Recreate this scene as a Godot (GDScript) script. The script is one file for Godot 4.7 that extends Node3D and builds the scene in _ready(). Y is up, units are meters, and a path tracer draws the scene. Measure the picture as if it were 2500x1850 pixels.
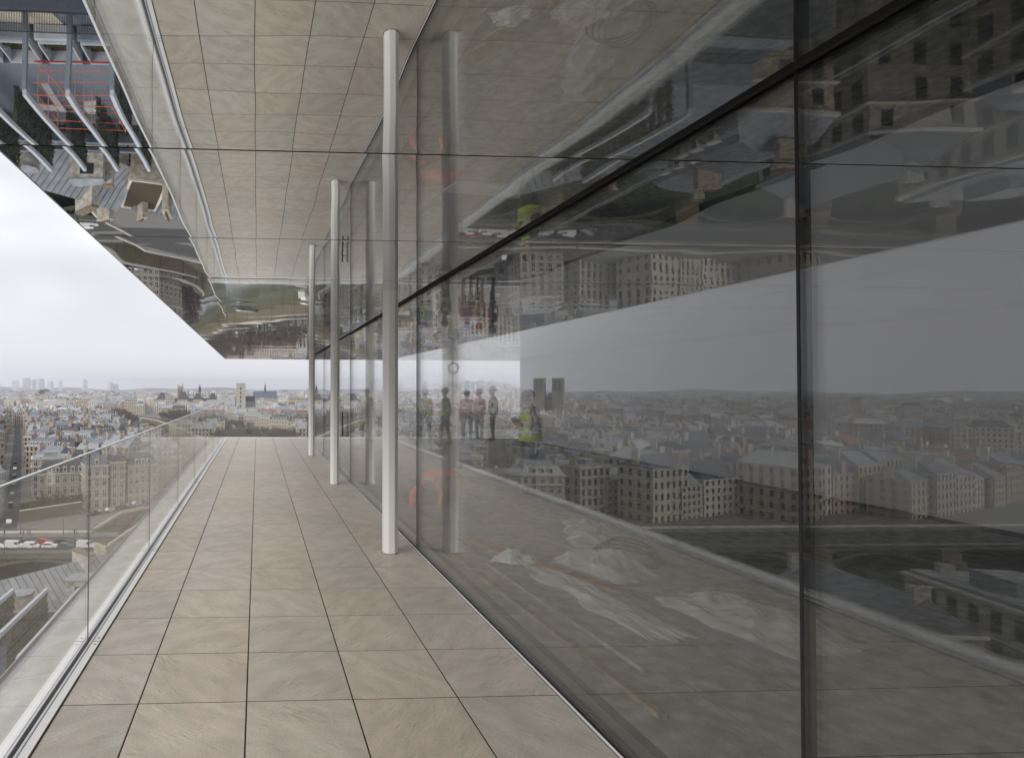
extends Node3D
# World: x to the right, y up, the terrace runs along -z; terrace floor at y = 0. D() turns (x, height, distance ahead) into a point.
const EYE := 1.749
const CEIL := 2.807
const STREET := -45.3      # street level under the terrace
const WATER := -53.2       # river level
const GLASS_X := 1.758     # outer face of the glazed wall
const END_D := 20.48       # where the soffit ends

var M := {}
var used := {}
var rng := RandomNumberGenerator.new()

class MB:
	var v := PackedVector3Array()
	var n := PackedVector3Array()
	var c := PackedColorArray()
	var t := PackedVector2Array()
	var tint := Color(1, 1, 1)
	var colored := false
	func put(p: Vector3, nn: Vector3) -> void:
		v.push_back(p)
		n.push_back(nn)
		if colored:
			c.push_back(tint)
	func tri(a: Vector3, b: Vector3, d: Vector3, out: Vector3) -> void:
		var k := (b - a).cross(d - a)
		if k.length_squared() < 1e-16:
			return
		var nn := k.normalized()
		if nn.dot(out) > 0.0:
			put(a, nn); put(d, nn); put(b, nn)
		else:
			put(a, -nn); put(b, -nn); put(d, -nn)
	func quad(a: Vector3, b: Vector3, d: Vector3, e: Vector3, out: Vector3) -> void:
		tri(a, b, d, out)
		tri(a, d, e, out)
	func obox(x: Transform3D, s: Vector3) -> void:
		var h := s * 0.5
		var p := []
		for i in 8:
			p.append(x * Vector3(h.x if i & 1 else -h.x, h.y if i & 2 else -h.y, h.z if i & 4 else -h.z))
		var b := x.basis
		quad(p[0], p[1], p[3], p[2], -b.z)
		quad(p[4], p[5], p[7], p[6], b.z)
		quad(p[0], p[2], p[6], p[4], -b.x)
		quad(p[1], p[3], p[7], p[5], b.x)
		quad(p[0], p[1], p[5], p[4], -b.y)
		quad(p[2], p[3], p[7], p[6], b.y)
	func box(lo: Vector3, hi: Vector3) -> void:
		obox(Transform3D(Basis(), (lo + hi) * 0.5), hi - lo)
	func bar(a: Vector3, b: Vector3, w: float, h: float) -> void:
		var z := (b - a).normalized()
		var up := Vector3.UP if absf(z.y) < 0.95 else Vector3.RIGHT
		var x := up.cross(z).normalized()
		obox(Transform3D(Basis(x, z.cross(x), z), (a + b) * 0.5), Vector3(w, h, a.distance_to(b)))
	func tube(a: Vector3, b: Vector3, r0: float, r1: float, sides := 8, caps := true) -> void:
		var z := (b - a).normalized()
		var up := Vector3.UP if absf(z.y) < 0.95 else Vector3.RIGHT
		var x := up.cross(z).normalized()
		var y := z.cross(x)
		for i in sides:
			var u0 := TAU * i / sides
			var u1 := TAU * (i + 1) / sides
			var d0 := x * cos(u0) + y * sin(u0)
			var d1 := x * cos(u1) + y * sin(u1)
			var p0 := a + d0 * r0
			var p1 := a + d1 * r0
			var q0 := b + d0 * r1
			var q1 := b + d1 * r1
			var k := (p1 - p0).cross(q1 - p0)
			var flip := k.dot(d0 + d1) > 0.0
			if r0 > 1e-5:
				if flip:
					put(p0, d0); put(q1, d1); put(p1, d1)
				else:
					put(p0, d0); put(p1, d1); put(q1, d1)
			if r1 > 1e-5:
				if flip:
					put(p0, d0); put(q0, d0); put(q1, d1)
				else:
					put(p0, d0); put(q1, d1); put(q0, d0)
			if caps:
				tri(a, p0, p1, -z)
				tri(b, q0, q1, z)
	func path(pts: Array, r: float, sides := 6) -> void:
		for i in pts.size() - 1:
			tube(pts[i], pts[i + 1], r, r, sides, i == 0 or i == pts.size() - 2)
	# a closed outline in x-y drawn out along z from z0 to z1
	func prism(poly: PackedVector2Array, z0: float, z1: float, x := Transform3D()) -> void:
		var mid := Vector2.ZERO
		for p in poly:
			mid += p / poly.size()
		var k := Geometry2D.triangulate_polygon(poly)
		for i in range(0, k.size(), 3):
			for z in [z0, z1]:
				tri(x * Vector3(poly[k[i]].x, poly[k[i]].y, z), x * Vector3(poly[k[i + 1]].x, poly[k[i + 1]].y, z), x * Vector3(poly[k[i + 2]].x, poly[k[i + 2]].y, z), x.basis.z * (1.0 if (z == z1) == (z1 > z0) else -1.0))
		var cw := Geometry2D.is_polygon_clockwise(poly)
		for i in poly.size():
			var a := poly[i]
			var b := poly[(i + 1) % poly.size()]
			var e := (b - a)
			var o := Vector2(e.y, -e.x) * (-1.0 if cw else 1.0)
			quad(x * Vector3(a.x, a.y, z0), x * Vector3(b.x, b.y, z0), x * Vector3(b.x, b.y, z1), x * Vector3(a.x, a.y, z1), x.basis * Vector3(o.x, o.y, 0))
	func lathe(prof: Array, at: Vector3, sides := 12) -> void:
		for i in prof.size() - 1:
			if prof[i].distance_to(prof[i + 1]) < 1e-5:
				continue
			tube(at + Vector3(0, prof[i].y, 0), at + Vector3(0, prof[i + 1].y + 1e-5, 0), prof[i].x, prof[i + 1].x, sides, false)
	func mesh() -> ArrayMesh:
		var m := ArrayMesh.new()
		if v.is_empty():
			return m
		var a := []
		a.resize(Mesh.ARRAY_MAX)
		a[Mesh.ARRAY_VERTEX] = v
		a[Mesh.ARRAY_NORMAL] = n
		if colored:
			a[Mesh.ARRAY_COLOR] = c
		if t.size() == v.size():
			a[Mesh.ARRAY_TEX_UV] = t
		m.add_surface_from_arrays(Mesh.PRIMITIVE_TRIANGLES, a)
		return m

func D(x: float, y: float, d: float) -> Vector3:
	return Vector3(x, y, -d)

func numbered(called: String) -> String:
	if not used.has(called):
		used[called] = 0
		return called
	used[called] += 1
	return "%s_%03d" % [called, used[called]]

func tag(o: Node3D, label: String, category: String, group := "", kind := "") -> Node3D:
	if label: o.set_meta("label", label)
	if category: o.set_meta("category", category)
	if group: o.set_meta("group", group)
	if kind: o.set_meta("kind", kind)
	return o

func thing(called: String, label: String, category: String, at := Vector3.ZERO, turn := 0.0, group := "") -> Node3D:
	var o := Node3D.new()
	o.name = numbered(called)
	add_child(o)
	o.position = at
	o.rotation.y = turn
	tag(o, label, category, group)
	return o

func part(called: String, mesh: Mesh, material: Material, parent: Node3D, at := Transform3D()) -> MeshInstance3D:
	var o := MeshInstance3D.new()
	o.name = called if parent != self else numbered(called)
	o.mesh = mesh
	o.material_override = null
	for i in mesh.get_surface_count():
		o.set_surface_override_material(i, material)
	o.transform = at
	parent.add_child(o, true)
	return o

func structure(called: String, mesh: Mesh, material: Material, label := "") -> MeshInstance3D:
	var o := part(called, mesh, material, self)
	o.set_meta("kind", "structure")
	if label: o.set_meta("label", label)
	return o

func copy(o: Node3D, at: Vector3, turn := 0.0, label := "", group := "") -> Node3D:
	var r: Node3D = o.duplicate()
	r.name = numbered(String(o.name).rstrip("0123456789").rstrip("_"))
	add_child(r)
	r.position = at
	r.rotation.y = turn
	if label: r.set_meta("label", label)
	if group: r.set_meta("group", group)
	return r

# ---------- materials ----------
func noise_tex(freq: float, lo: Color, hi: Color, size := 512, sd := 1, octaves := 4, mid = null) -> NoiseTexture2D:
	var f := FastNoiseLite.new()
	f.noise_type = FastNoiseLite.TYPE_SIMPLEX_SMOOTH
	f.frequency = freq
	f.fractal_octaves = octaves
	f.seed = sd
	var g := Gradient.new()
	g.set_color(0, lo)
	g.set_color(1, hi)
	g.set_offset(0, 0.15)
	g.set_offset(1, 0.85)
	if mid != null:
		g.add_point(0.5, mid)
	var t := NoiseTexture2D.new()
	t.width = size
	t.height = size
	t.seamless = true
	t.noise = f
	t.color_ramp = g
	t.generate_mipmaps = false
	return t

func lin(r: float, g: float, b: float) -> Color:
	return Color(r, g, b).linear_to_srgb()

func flat(r: float, g: float, b: float, rough := 0.8, metal := 0.0, spec := 0.5) -> StandardMaterial3D:
	var m := StandardMaterial3D.new()
	m.albedo_color = lin(r, g, b)
	m.roughness = rough
	m.metallic = metal
	m.metallic_specular = spec
	return m

# a colour with a patchy grain over it, mapped in the world; scale is metres for one repeat
func grained(r: float, g: float, b: float, tex: Texture2D, metres: float, rough := 0.85, metal := 0.0, fine: Texture2D = null, fine_metres := 1.0) -> StandardMaterial3D:
	var m := flat(r, g, b, rough, metal)
	m.albedo_texture = tex
	m.uv1_triplanar = true
	m.uv1_world_triplanar = true
	m.uv1_scale = Vector3.ONE / metres
	if fine:
		m.detail_enabled = true
		m.detail_albedo = fine
		m.detail_blend_mode = BaseMaterial3D.BLEND_MODE_MUL
		m.detail_uv_layer = BaseMaterial3D.DETAIL_UV_2
		m.uv2_triplanar = true
		m.uv2_world_triplanar = true
		m.uv2_scale = Vector3.ONE / fine_metres
	return m

func glass(tr: float, tg: float, tb: float, a: float) -> StandardMaterial3D:
	var m := StandardMaterial3D.new()
	var c := lin(tr, tg, tb)
	c.a = a
	m.albedo_color = c
	m.transparency = BaseMaterial3D.TRANSPARENCY_ALPHA
	m.roughness = 0.0
	m.metallic_specular = 0.5
	return m

# split stone, 1.2 m a side: soft clouding, fine grain, thin slanting veins light and dark
func stone_image() -> Image:
	var n := 800
	var cl := FastNoiseLite.new()
	cl.seed = 5
	cl.frequency = 0.0075
	cl.fractal_octaves = 4
	var hue := FastNoiseLite.new()
	hue.seed = 6
	hue.frequency = 0.012
	hue.fractal_octaves = 3
	var ve := FastNoiseLite.new()
	ve.seed = 7
	ve.frequency = 0.020
	ve.fractal_octaves = 4
	ve.fractal_type = FastNoiseLite.FRACTAL_RIDGED
	var gr := FastNoiseLite.new()
	gr.seed = 8
	gr.frequency = 0.16
	gr.fractal_octaves = 3
	var ma := FastNoiseLite.new()
	ma.seed = 9
	ma.frequency = 0.006
	var im := Image.create(n, n, false, Image.FORMAT_RGB8)
	for y in n:
		for x in n:
			var u := x * 0.82 + y * 0.57
			var v := -x * 0.57 + y * 0.82
			var c := cl.get_noise_2d(u * 0.55, v * 1.3)
			var k := maxf(ma.get_noise_2d(x, y) + 0.35, 0.0)
			var st := ve.get_noise_2d(u * 0.30 + 9.0 * c, v * 2.4 + 14.0 * c)
			var st2 := ve.get_noise_2d(u * 0.22 + 700.0, v * 1.9 + 300.0 + 10.0 * c)
			var b := 0.52 + 0.10 * c + 0.13 * gr.get_noise_2d(u * 0.6, v * 1.5)
			b -= 0.36 * k * pow(maxf(st, 0.0), 3.0)
			b += 0.26 * k * pow(maxf(st2, 0.0), 3.0)
			var h := hue.get_noise_2d(x, y)
			im.set_pixel(x, y, Color(b * (1.062 + 0.045 * h), b * 0.98, b * (0.88 - 0.035 * h)).linear_to_srgb())
	return im

func make_materials() -> void:
	var patch := noise_tex(0.008, Color(0.80, 0.79, 0.77), Color(1, 1, 1), 512, 3, 5)
	var grime := noise_tex(0.02, Color(0.72, 0.70, 0.67), Color(1, 1, 1), 512, 8, 5)
	var fine := noise_tex(0.06, Color(0.88, 0.88, 0.88), Color(1, 1, 1), 256, 5, 3)
	M.patch = patch
	M.grime = grime
	M.fine = fine
	# terrace stone: long veins (albedo, stretched by the UVs) and a fine grain over them
	M.tiles = []
	var stone := ImageTexture.create_from_image(stone_image())
	var relief := noise_tex(0.03, Color(0, 0, 0), Color(1, 1, 1), 512, 44, 5)
	for k in 4:
		var m := StandardMaterial3D.new()
		m.albedo_color = [Color(0.985, 0.98, 0.97), Color(1.0, 0.985, 0.965), Color(0.955, 0.955, 0.945), Color(0.98, 0.96, 0.935)][k]
		m.albedo_texture = stone
		m.roughness = 0.42
		m.metallic_specular = 0.5
		m.heightmap_enabled = true
		m.heightmap_texture = relief
		m.heightmap_scale = 0.015
		M.tiles.append(m)
	M.joint = flat(0.02, 0.018, 0.015, 0.95)
	M.mirror = flat(0.80, 0.815, 0.815, 0.012, 1.0)
	M.seam = flat(0.015, 0.015, 0.015, 0.6)
	M.white_paint = flat(0.80, 0.80, 0.785, 0.36)
	M.alu = flat(0.80, 0.81, 0.83, 0.38, 0.85)
	M.alu_white = flat(0.84, 0.85, 0.86, 0.40)
	M.steel = flat(0.42, 0.43, 0.44, 0.32, 0.9)
	M.rubber = flat(0.012, 0.012, 0.013, 0.7)
	M.dark_metal = flat(0.06, 0.063, 0.066, 0.45, 0.5)
	M.coping = grained(0.62, 0.65, 0.645, patch, 1.7, 0.62, 0.0, fine, 0.31)
	M.rail_glass = glass(0.30, 0.42, 0.36, 0.035)
	M.wall_glass = glass(0.16, 0.23, 0.20, 0.012)
	M.end_glass = glass(0.45, 0.62, 0.56, 0.012)
	M.plaster = flat(0.62, 0.62, 0.61, 0.9)
	M.screed = grained(0.40, 0.405, 0.40, grime, 1.9, 0.75, 0.0, fine, 0.4)
	M.facade = [
		grained(0.60, 0.535, 0.44, grime, 9.0, 0.9, 0.0, fine, 1.3),
		grained(0.66, 0.615, 0.54, grime, 11.0, 0.9, 0.0, fine, 1.5),
		grained(0.50, 0.45, 0.37, grime, 8.0, 0.9, 0.0, fine, 1.1),
		grained(0.66, 0.64, 0.60, grime, 10.0, 0.9, 0.0, fine, 1.2),
		grained(0.54, 0.46, 0.38, grime, 12.0, 0.9, 0.0, fine, 1.7)]
	M.zinc = [grained(0.25, 0.275, 0.315, patch, 6.0, 0.5, 0.2), grained(0.37, 0.395, 0.43, patch, 7.0, 0.5, 0.2), grained(0.17, 0.195, 0.245, patch, 5.0, 0.5, 0.2)]
	M.slate = grained(0.075, 0.082, 0.10, grime, 4.0, 0.6)
	M.red_tile = grained(0.34, 0.15, 0.11, grime, 4.0, 0.85)
	M.gravel = grained(0.16, 0.115, 0.07, noise_tex(0.09, Color(0.35, 0.33, 0.3), Color(1, 1, 1), 512, 15, 4), 2.6, 0.95)
	M.pane = flat(0.035, 0.042, 0.05, 0.12)
	M.trim = grained(0.68, 0.65, 0.58, fine, 2.0, 0.85)
	M.brick = grained(0.30, 0.175, 0.125, grime, 2.0, 0.9)
	M.stone = grained(0.42, 0.37, 0.28, grime, 5.0, 0.92, 0.0, noise_tex(0.05, Color(0.62, 0.6, 0.56), Color(1, 1, 1), 512, 18, 4), 3.1)
	M.asphalt = grained(0.075, 0.078, 0.082, grime, 9.0, 0.85)
	M.pavement = grained(0.24, 0.235, 0.225, grime, 6.0, 0.9)
	M.mark = flat(0.70, 0.70, 0.68, 0.7)
	M.iron = grained(0.12, 0.15, 0.11, grime, 3.0, 0.7)
	M.blue_steel = grained(0.23, 0.265, 0.32, fine, 4.0, 0.55)
	M.pale_steel = grained(0.55, 0.59, 0.64, fine, 2.0, 0.5)
	M.deep_steel = grained(0.07, 0.085, 0.115, fine, 4.0, 0.6)
	M.bark = grained(0.13, 0.105, 0.085, fine, 0.8, 0.95)
	M.twig = flat(0.14, 0.115, 0.10, 0.95)
	M.grass = grained(0.10, 0.12, 0.045, grime, 7.0, 0.95)
	M.hedge = flat(1, 1, 1, 0.9)
	M.hedge.vertex_color_use_as_albedo = true
	M.red_paint = flat(0.42, 0.025, 0.03, 0.45)
	M.orange_paint = flat(0.66, 0.14, 0.06, 0.5)
	M.tarp = grained(0.80, 0.72, 0.58, fine, 1.0, 0.8)
	M.white = flat(0.78, 0.78, 0.77, 0.5)
	M.tint = flat(1, 1, 1, 0.85)
	M.tint.vertex_color_use_as_albedo = true
	var w := flat(0.075, 0.095, 0.06, 0.08)
	w.albedo_texture = patch
	w.uv1_triplanar = true
	w.uv1_world_triplanar = true
	w.uv1_scale = Vector3.ONE / 60.0
	w.normal_enabled = true
	var wn := noise_tex(0.012, Color(0, 0, 0), Color(1, 1, 1), 512, 61, 5)
	wn.color_ramp = null
	wn.as_normal_map = true
	wn.bump_strength = 3.0
	w.normal_texture = wn
	w.normal_scale = 0.35
	w.uv1_scale = Vector3.ONE / 26.0
	M.water = w
	M.plastic = glass(0.70, 0.75, 0.73, 0.42)
	M.plastic.roughness = 0.22
	M.plastic.transparency = BaseMaterial3D.TRANSPARENCY_ALPHA
	M.film = glass(0.72, 0.76, 0.75, 0.75)
	M.film.roughness = 0.24
	M.cardboard = grained(0.48, 0.36, 0.24, fine, 0.4, 0.9)
	M.wood = grained(0.42, 0.27, 0.15, noise_tex(0.02, Color(0.6, 0.55, 0.5), Color(1, 1, 1), 256, 71, 4), 0.6, 0.8)
	M.cable = flat(0.03, 0.03, 0.03, 0.6)
	M.hi_orange = flat(0.90, 0.13, 0.06, 0.6)
	M.black_cloth = flat(0.02, 0.02, 0.022, 0.9)

# ---------- sky, camera, light ----------
func make_sky_image() -> Image:
	var f := FastNoiseLite.new()
	f.seed = 12
	f.noise_type = FastNoiseLite.TYPE_SIMPLEX_SMOOTH
	f.frequency = 1.0
	f.fractal_octaves = 4
	var w := 640
	var h := 320
	var im := Image.create(w, h, false, Image.FORMAT_RGBAF)
	for y in h:
		var el := (0.5 - (y + 0.5) / h) * PI
		var up := maxf(sin(el), 0.0)
		for x in w:
			var az := TAU * (x + 0.5) / w
			var d := Vector3(cos(az) * cos(el), sin(el), sin(az) * cos(el))
			# an even sheet of cloud; flattened so that the banks lie down towards the horizon
			var q := Vector3(d.x, d.y * 2.6, d.z) * 1.7
			var k := f.get_noise_3dv(q) * 0.9 + 0.35 * f.get_noise_3dv(q * 3.1 + Vector3(9, 2, 5))
			var b := 0.525 + 0.21 * k * smoothstep(0.02, 0.3, up)
			b *= lerpf(1.06, 0.90, clampf(up * 1.6, 0.0, 1.0))
			im.set_pixel(x, y, Color(b * 0.975, b * 0.985, b * 1.03, 1.0))
	return im

func make_view() -> void:
	var cam := Camera3D.new()
	cam.name = "camera"
	add_child(cam)
	# the lens: 1406.75 px of focal length on a 2500 x 1850 sheet whose optical centre is at (694, 925)
	var f := 1406.75
	cam.projection = Camera3D.PROJECTION_FRUSTUM
	cam.near = 0.05
	cam.far = 14000.0
	cam.size = cam.near * 1850.0 / f
	cam.frustum_offset = Vector2(cam.near * (1250.0 - 694.0) / f, 0.0)
	cam.position = Vector3(0, EYE, 0)
	cam.rotation_order = EULER_ORDER_YXZ
	cam.rotation = Vector3(0.017452, -0.0467388, 0.0043974)
	cam.current = true
	var e := Environment.new()
	e.background_mode = Environment.BG_SKY
	var sm := PanoramaSkyMaterial.new()
	sm.panorama = ImageTexture.create_from_image(make_sky_image())
	e.sky = Sky.new()
	e.sky.sky_material = sm
	e.background_energy_multiplier = 1.0
	e.tonemap_mode = Environment.TONE_MAPPER_LINEAR
	e.tonemap_exposure = 1.72
	e.sdfgi_enabled = true
	e.ssao_enabled = true
	e.ssil_enabled = true
	e.fog_enabled = true
	e.fog_mode = Environment.FOG_MODE_EXPONENTIAL
	e.fog_density = 0.00013
	e.fog_light_color = Color(0.93, 0.95, 1.0)
	var we := WorldEnvironment.new()
	we.name = "environment"
	we.environment = e
	add_child(we)
	var sun := DirectionalLight3D.new()
	sun.name = "sun"
	sun.light_color = Color(1.0, 0.97, 0.93)
	sun.light_energy = 0.5
	sun.light_angular_distance = 45.0
	sun.shadow_enabled = true
	add_child(sun)
	sun.look_at_from_position(Vector3(-52, 53, 50), Vector3.ZERO, Vector3.UP)

# ---------- the terrace ----------
# a stone tile of w x l metres; its veins run at an angle of their own
func tile_mesh(w: float, l: float, k: int) -> ArrayMesh:
	var r := RandomNumberGenerator.new()
	r.seed = 900 + k * 17
	var off := Vector2(r.randf(), r.randf())
	var mb := MB.new()
	var b := 0.0008
	var hw := w * 0.5
	var hl := l * 0.5
	var top := [Vector3(-hw + b, 0, -hl + b), Vector3(hw - b, 0, -hl + b), Vector3(hw - b, 0, hl - b), Vector3(-hw + b, 0, hl - b)]
	var rim := [Vector3(-hw, -b, -hl), Vector3(hw, -b, -hl), Vector3(hw, -b, hl), Vector3(-hw, -b, hl)]
	mb.quad(top[0], top[1], top[2], top[3], Vector3.UP)
	for i in 4:
		var j := (i + 1) % 4
		var o: Vector3 = (top[i] + top[j]) * 0.5
		o.y = 0
		mb.quad(top[i], top[j], rim[j], rim[i], o.normalized() + Vector3.UP)
		mb.quad(rim[i], rim[j], rim[j] + Vector3(0, -0.02, 0), rim[i] + Vector3(0, -0.02, 0), o)
	var uv := PackedVector2Array()
	for p in mb.v:
		var q := Vector2(p.x, p.z)
		if k & 4: q.x = -q.x
		q = q.rotated((k & 3) * PI / 2)
		uv.push_back(Vector2(0.26, 0.26) + off * 0.48 + q / 1.2)
	var m := ArrayMesh.new()
	var a := []
	a.resize(Mesh.ARRAY_MAX)
	a[Mesh.ARRAY_VERTEX] = mb.v
	a[Mesh.ARRAY_NORMAL] = mb.n
	a[Mesh.ARRAY_TEX_UV] = uv
	m.add_surface_from_arrays(Mesh.PRIMITIVE_TRIANGLES, a)
	return m

func make_floor() -> void:
	var g := 0.6
	var z0 := 3.2624
	var lines := [-1.0705, -0.6518, -0.0518, 0.5482, 1.1482, 1.735]
	var mb := MB.new()
	mb.box(D(-1.19, -0.30, END_D + 0.16), D(9.6, -0.0018, -3.0))
	var fl := structure("terrace_floor", mb.mesh(), M.joint, "terrace floor of beige veined stone tiles with open joints")
	var kinds := {}
	for j in range(-10, 29):
		var d0: float = z0 + g * j
		var d1: float = minf(d0 + g, END_D + 0.12)
		if d1 - d0 < 0.1:
			continue
		for i in 5:
			var w: float = lines[i + 1] - lines[i] - 0.0085
			var l := d1 - d0 - 0.0085
			var kk := (i * 7 + j * 5 + (i * j) % 3 + (j * j) % 7 + 120) % 24
			var key := "%d_%.3f_%.3f" % [kk, w, l]
			if not kinds.has(key):
				kinds[key] = tile_mesh(w, l, kk)
			var o := part("tile", kinds[key], M.tiles[(i * 3 + j * 7 + (j * j) % 5 + 80) % 4], fl)
			o.position = D((lines[i] + lines[i + 1]) * 0.5, 0.0, (d0 + d1) * 0.5)
	# inside, the same grid under a dusty film: the tiles nearest the glass singly, the rest as one part
	var ib := MB.new()
	ib.box(D(1.91, -0.020, END_D - 0.14), D(9.48, -0.0035, -2.9))
	var inner := structure("interior_floor", ib.mesh(), M.joint, "dusty grey tiled floor of the empty room behind the glass")
	var tm := MB.new()
	tm.box(Vector3(-0.2975, -0.011, -0.2975), Vector3(0.2975, 0, 0.2975))
	var tile := tm.mesh()
	var rest := MB.new()
	for j in range(-8, 28):
		for i in 12:
			var c := D(2.27 + 0.6 * i, -0.001, z0 + 0.6 * j + 0.3)
			if i < 9 and j >= 0 and j < 28:
				var o := part("tile", tile, M.screed, inner)
				o.position = c
			else:
				rest.obox(Transform3D(Basis(), c - Vector3(0, 0.0055, 0)), Vector3(0.595, 0.011, 0.595))
	part("tiles_beyond", rest.mesh(), M.screed, inner).set_meta("kind", "stuff")

# a polished steel sheet, very slightly out of flat as such sheets are
func sheet_mesh(w: float, l: float, sd: int) -> ArrayMesh:
	var f := FastNoiseLite.new()
	f.seed = sd
	f.frequency = 0.85
	f.fractal_octaves = 2
	var nx := int(clampf(w * 14, 8, 60))
	var nz := int(clampf(l * 14, 8, 40))
	var v := PackedVector3Array()
	var n := PackedVector3Array()
	var idx := PackedInt32Array()
	var hgt := func(x: float, z: float) -> float:
		var ez: float = absf(z) / (l * 0.5)
		return f.get_noise_2d(x, z) * 0.0009 + 0.0006 * pow(ez, 6.0)
	for j in nz + 1:
		for i in nx + 1:
			var x := (float(i) / nx - 0.5) * w
			var z := (float(j) / nz - 0.5) * l
			var y: float = hgt.call(x, z)
			var e := 0.02
			var gx: float = (hgt.call(x + e, z) - hgt.call(x - e, z)) / (2 * e)
			var gz: float = (hgt.call(x, z + e) - hgt.call(x, z - e)) / (2 * e)
			v.push_back(Vector3(x, y, z))
			n.push_back(Vector3(gx, -1, gz).normalized())
	for j in nz:
		for i in nx:
			var a := j * (nx + 1) + i
			idx.append_array(PackedInt32Array([a, a + nx + 2, a + 1, a, a + nx + 1, a + nx + 2]))
	# sides and back of the sheet
	var mb := MB.new()
	mb.v = v
	mb.n = n
	var m := ArrayMesh.new()
	var arr := []
	arr.resize(Mesh.ARRAY_MAX)
	arr[Mesh.ARRAY_VERTEX] = v
	arr[Mesh.ARRAY_NORMAL] = n
	arr[Mesh.ARRAY_INDEX] = idx
	m.add_surface_from_arrays(Mesh.PRIMITIVE_TRIANGLES, arr)
	return m

func make_ceiling() -> void:
	var mb := MB.new()
	mb.box(D(-1.15, CEIL + 0.012, END_D - 0.01), D(9.6, CEIL + 0.9, -3.0))
	var ce := structure("ceiling", mb.mesh(), M.dark_metal, "polished mirror soffit over the terrace and the room")
	var fas := MB.new()
	fas.box(D(-1.158, CEIL - 0.002, END_D), D(-1.1515, CEIL + 0.9, -3.0))
	fas.box(D(-1.158, CEIL - 0.002, END_D + 0.006), D(9.6, CEIL + 0.9, END_D + 0.001))
	part("fascia", fas.mesh(), M.alu, ce)
	var cuts := [-1.1505, 1.733, 5.6, 9.5]
	var k := 0
	for j in range(-4, 12):
		var d0 := 2.545 + 1.5 * j
		var d1 := minf(d0 + 1.5, END_D - 0.002)
		if d1 - d0 < 0.2:
			continue
		for i in 3:
			var a: float = cuts[i] + (0.0 if i == 0 else 0.004)
			var b: float = cuts[i + 1] - 0.004
			if i == 1: a = 1.80
			var o := part("ceiling_panel", sheet_mesh(b - a, d1 - d0 - 0.011, 100 + k), M.mirror, ce)
			o.position = D((a + b) * 0.5, CEIL, (d0 + d1) * 0.5)
			k += 1
	# head channel of the glass: a dark slot between the sheets, with steel lips
	var slot := MB.new()
	slot.box(D(1.733, CEIL - 0.012, END_D - 0.02), D(1.752, CEIL + 0.010, -3.0))
	slot.box(D(1.797, CEIL - 0.012, END_D - 0.02), D(1.816, CEIL + 0.010, -3.0))
	part("head_channel", slot.mesh(), M.rubber, ce)

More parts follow.
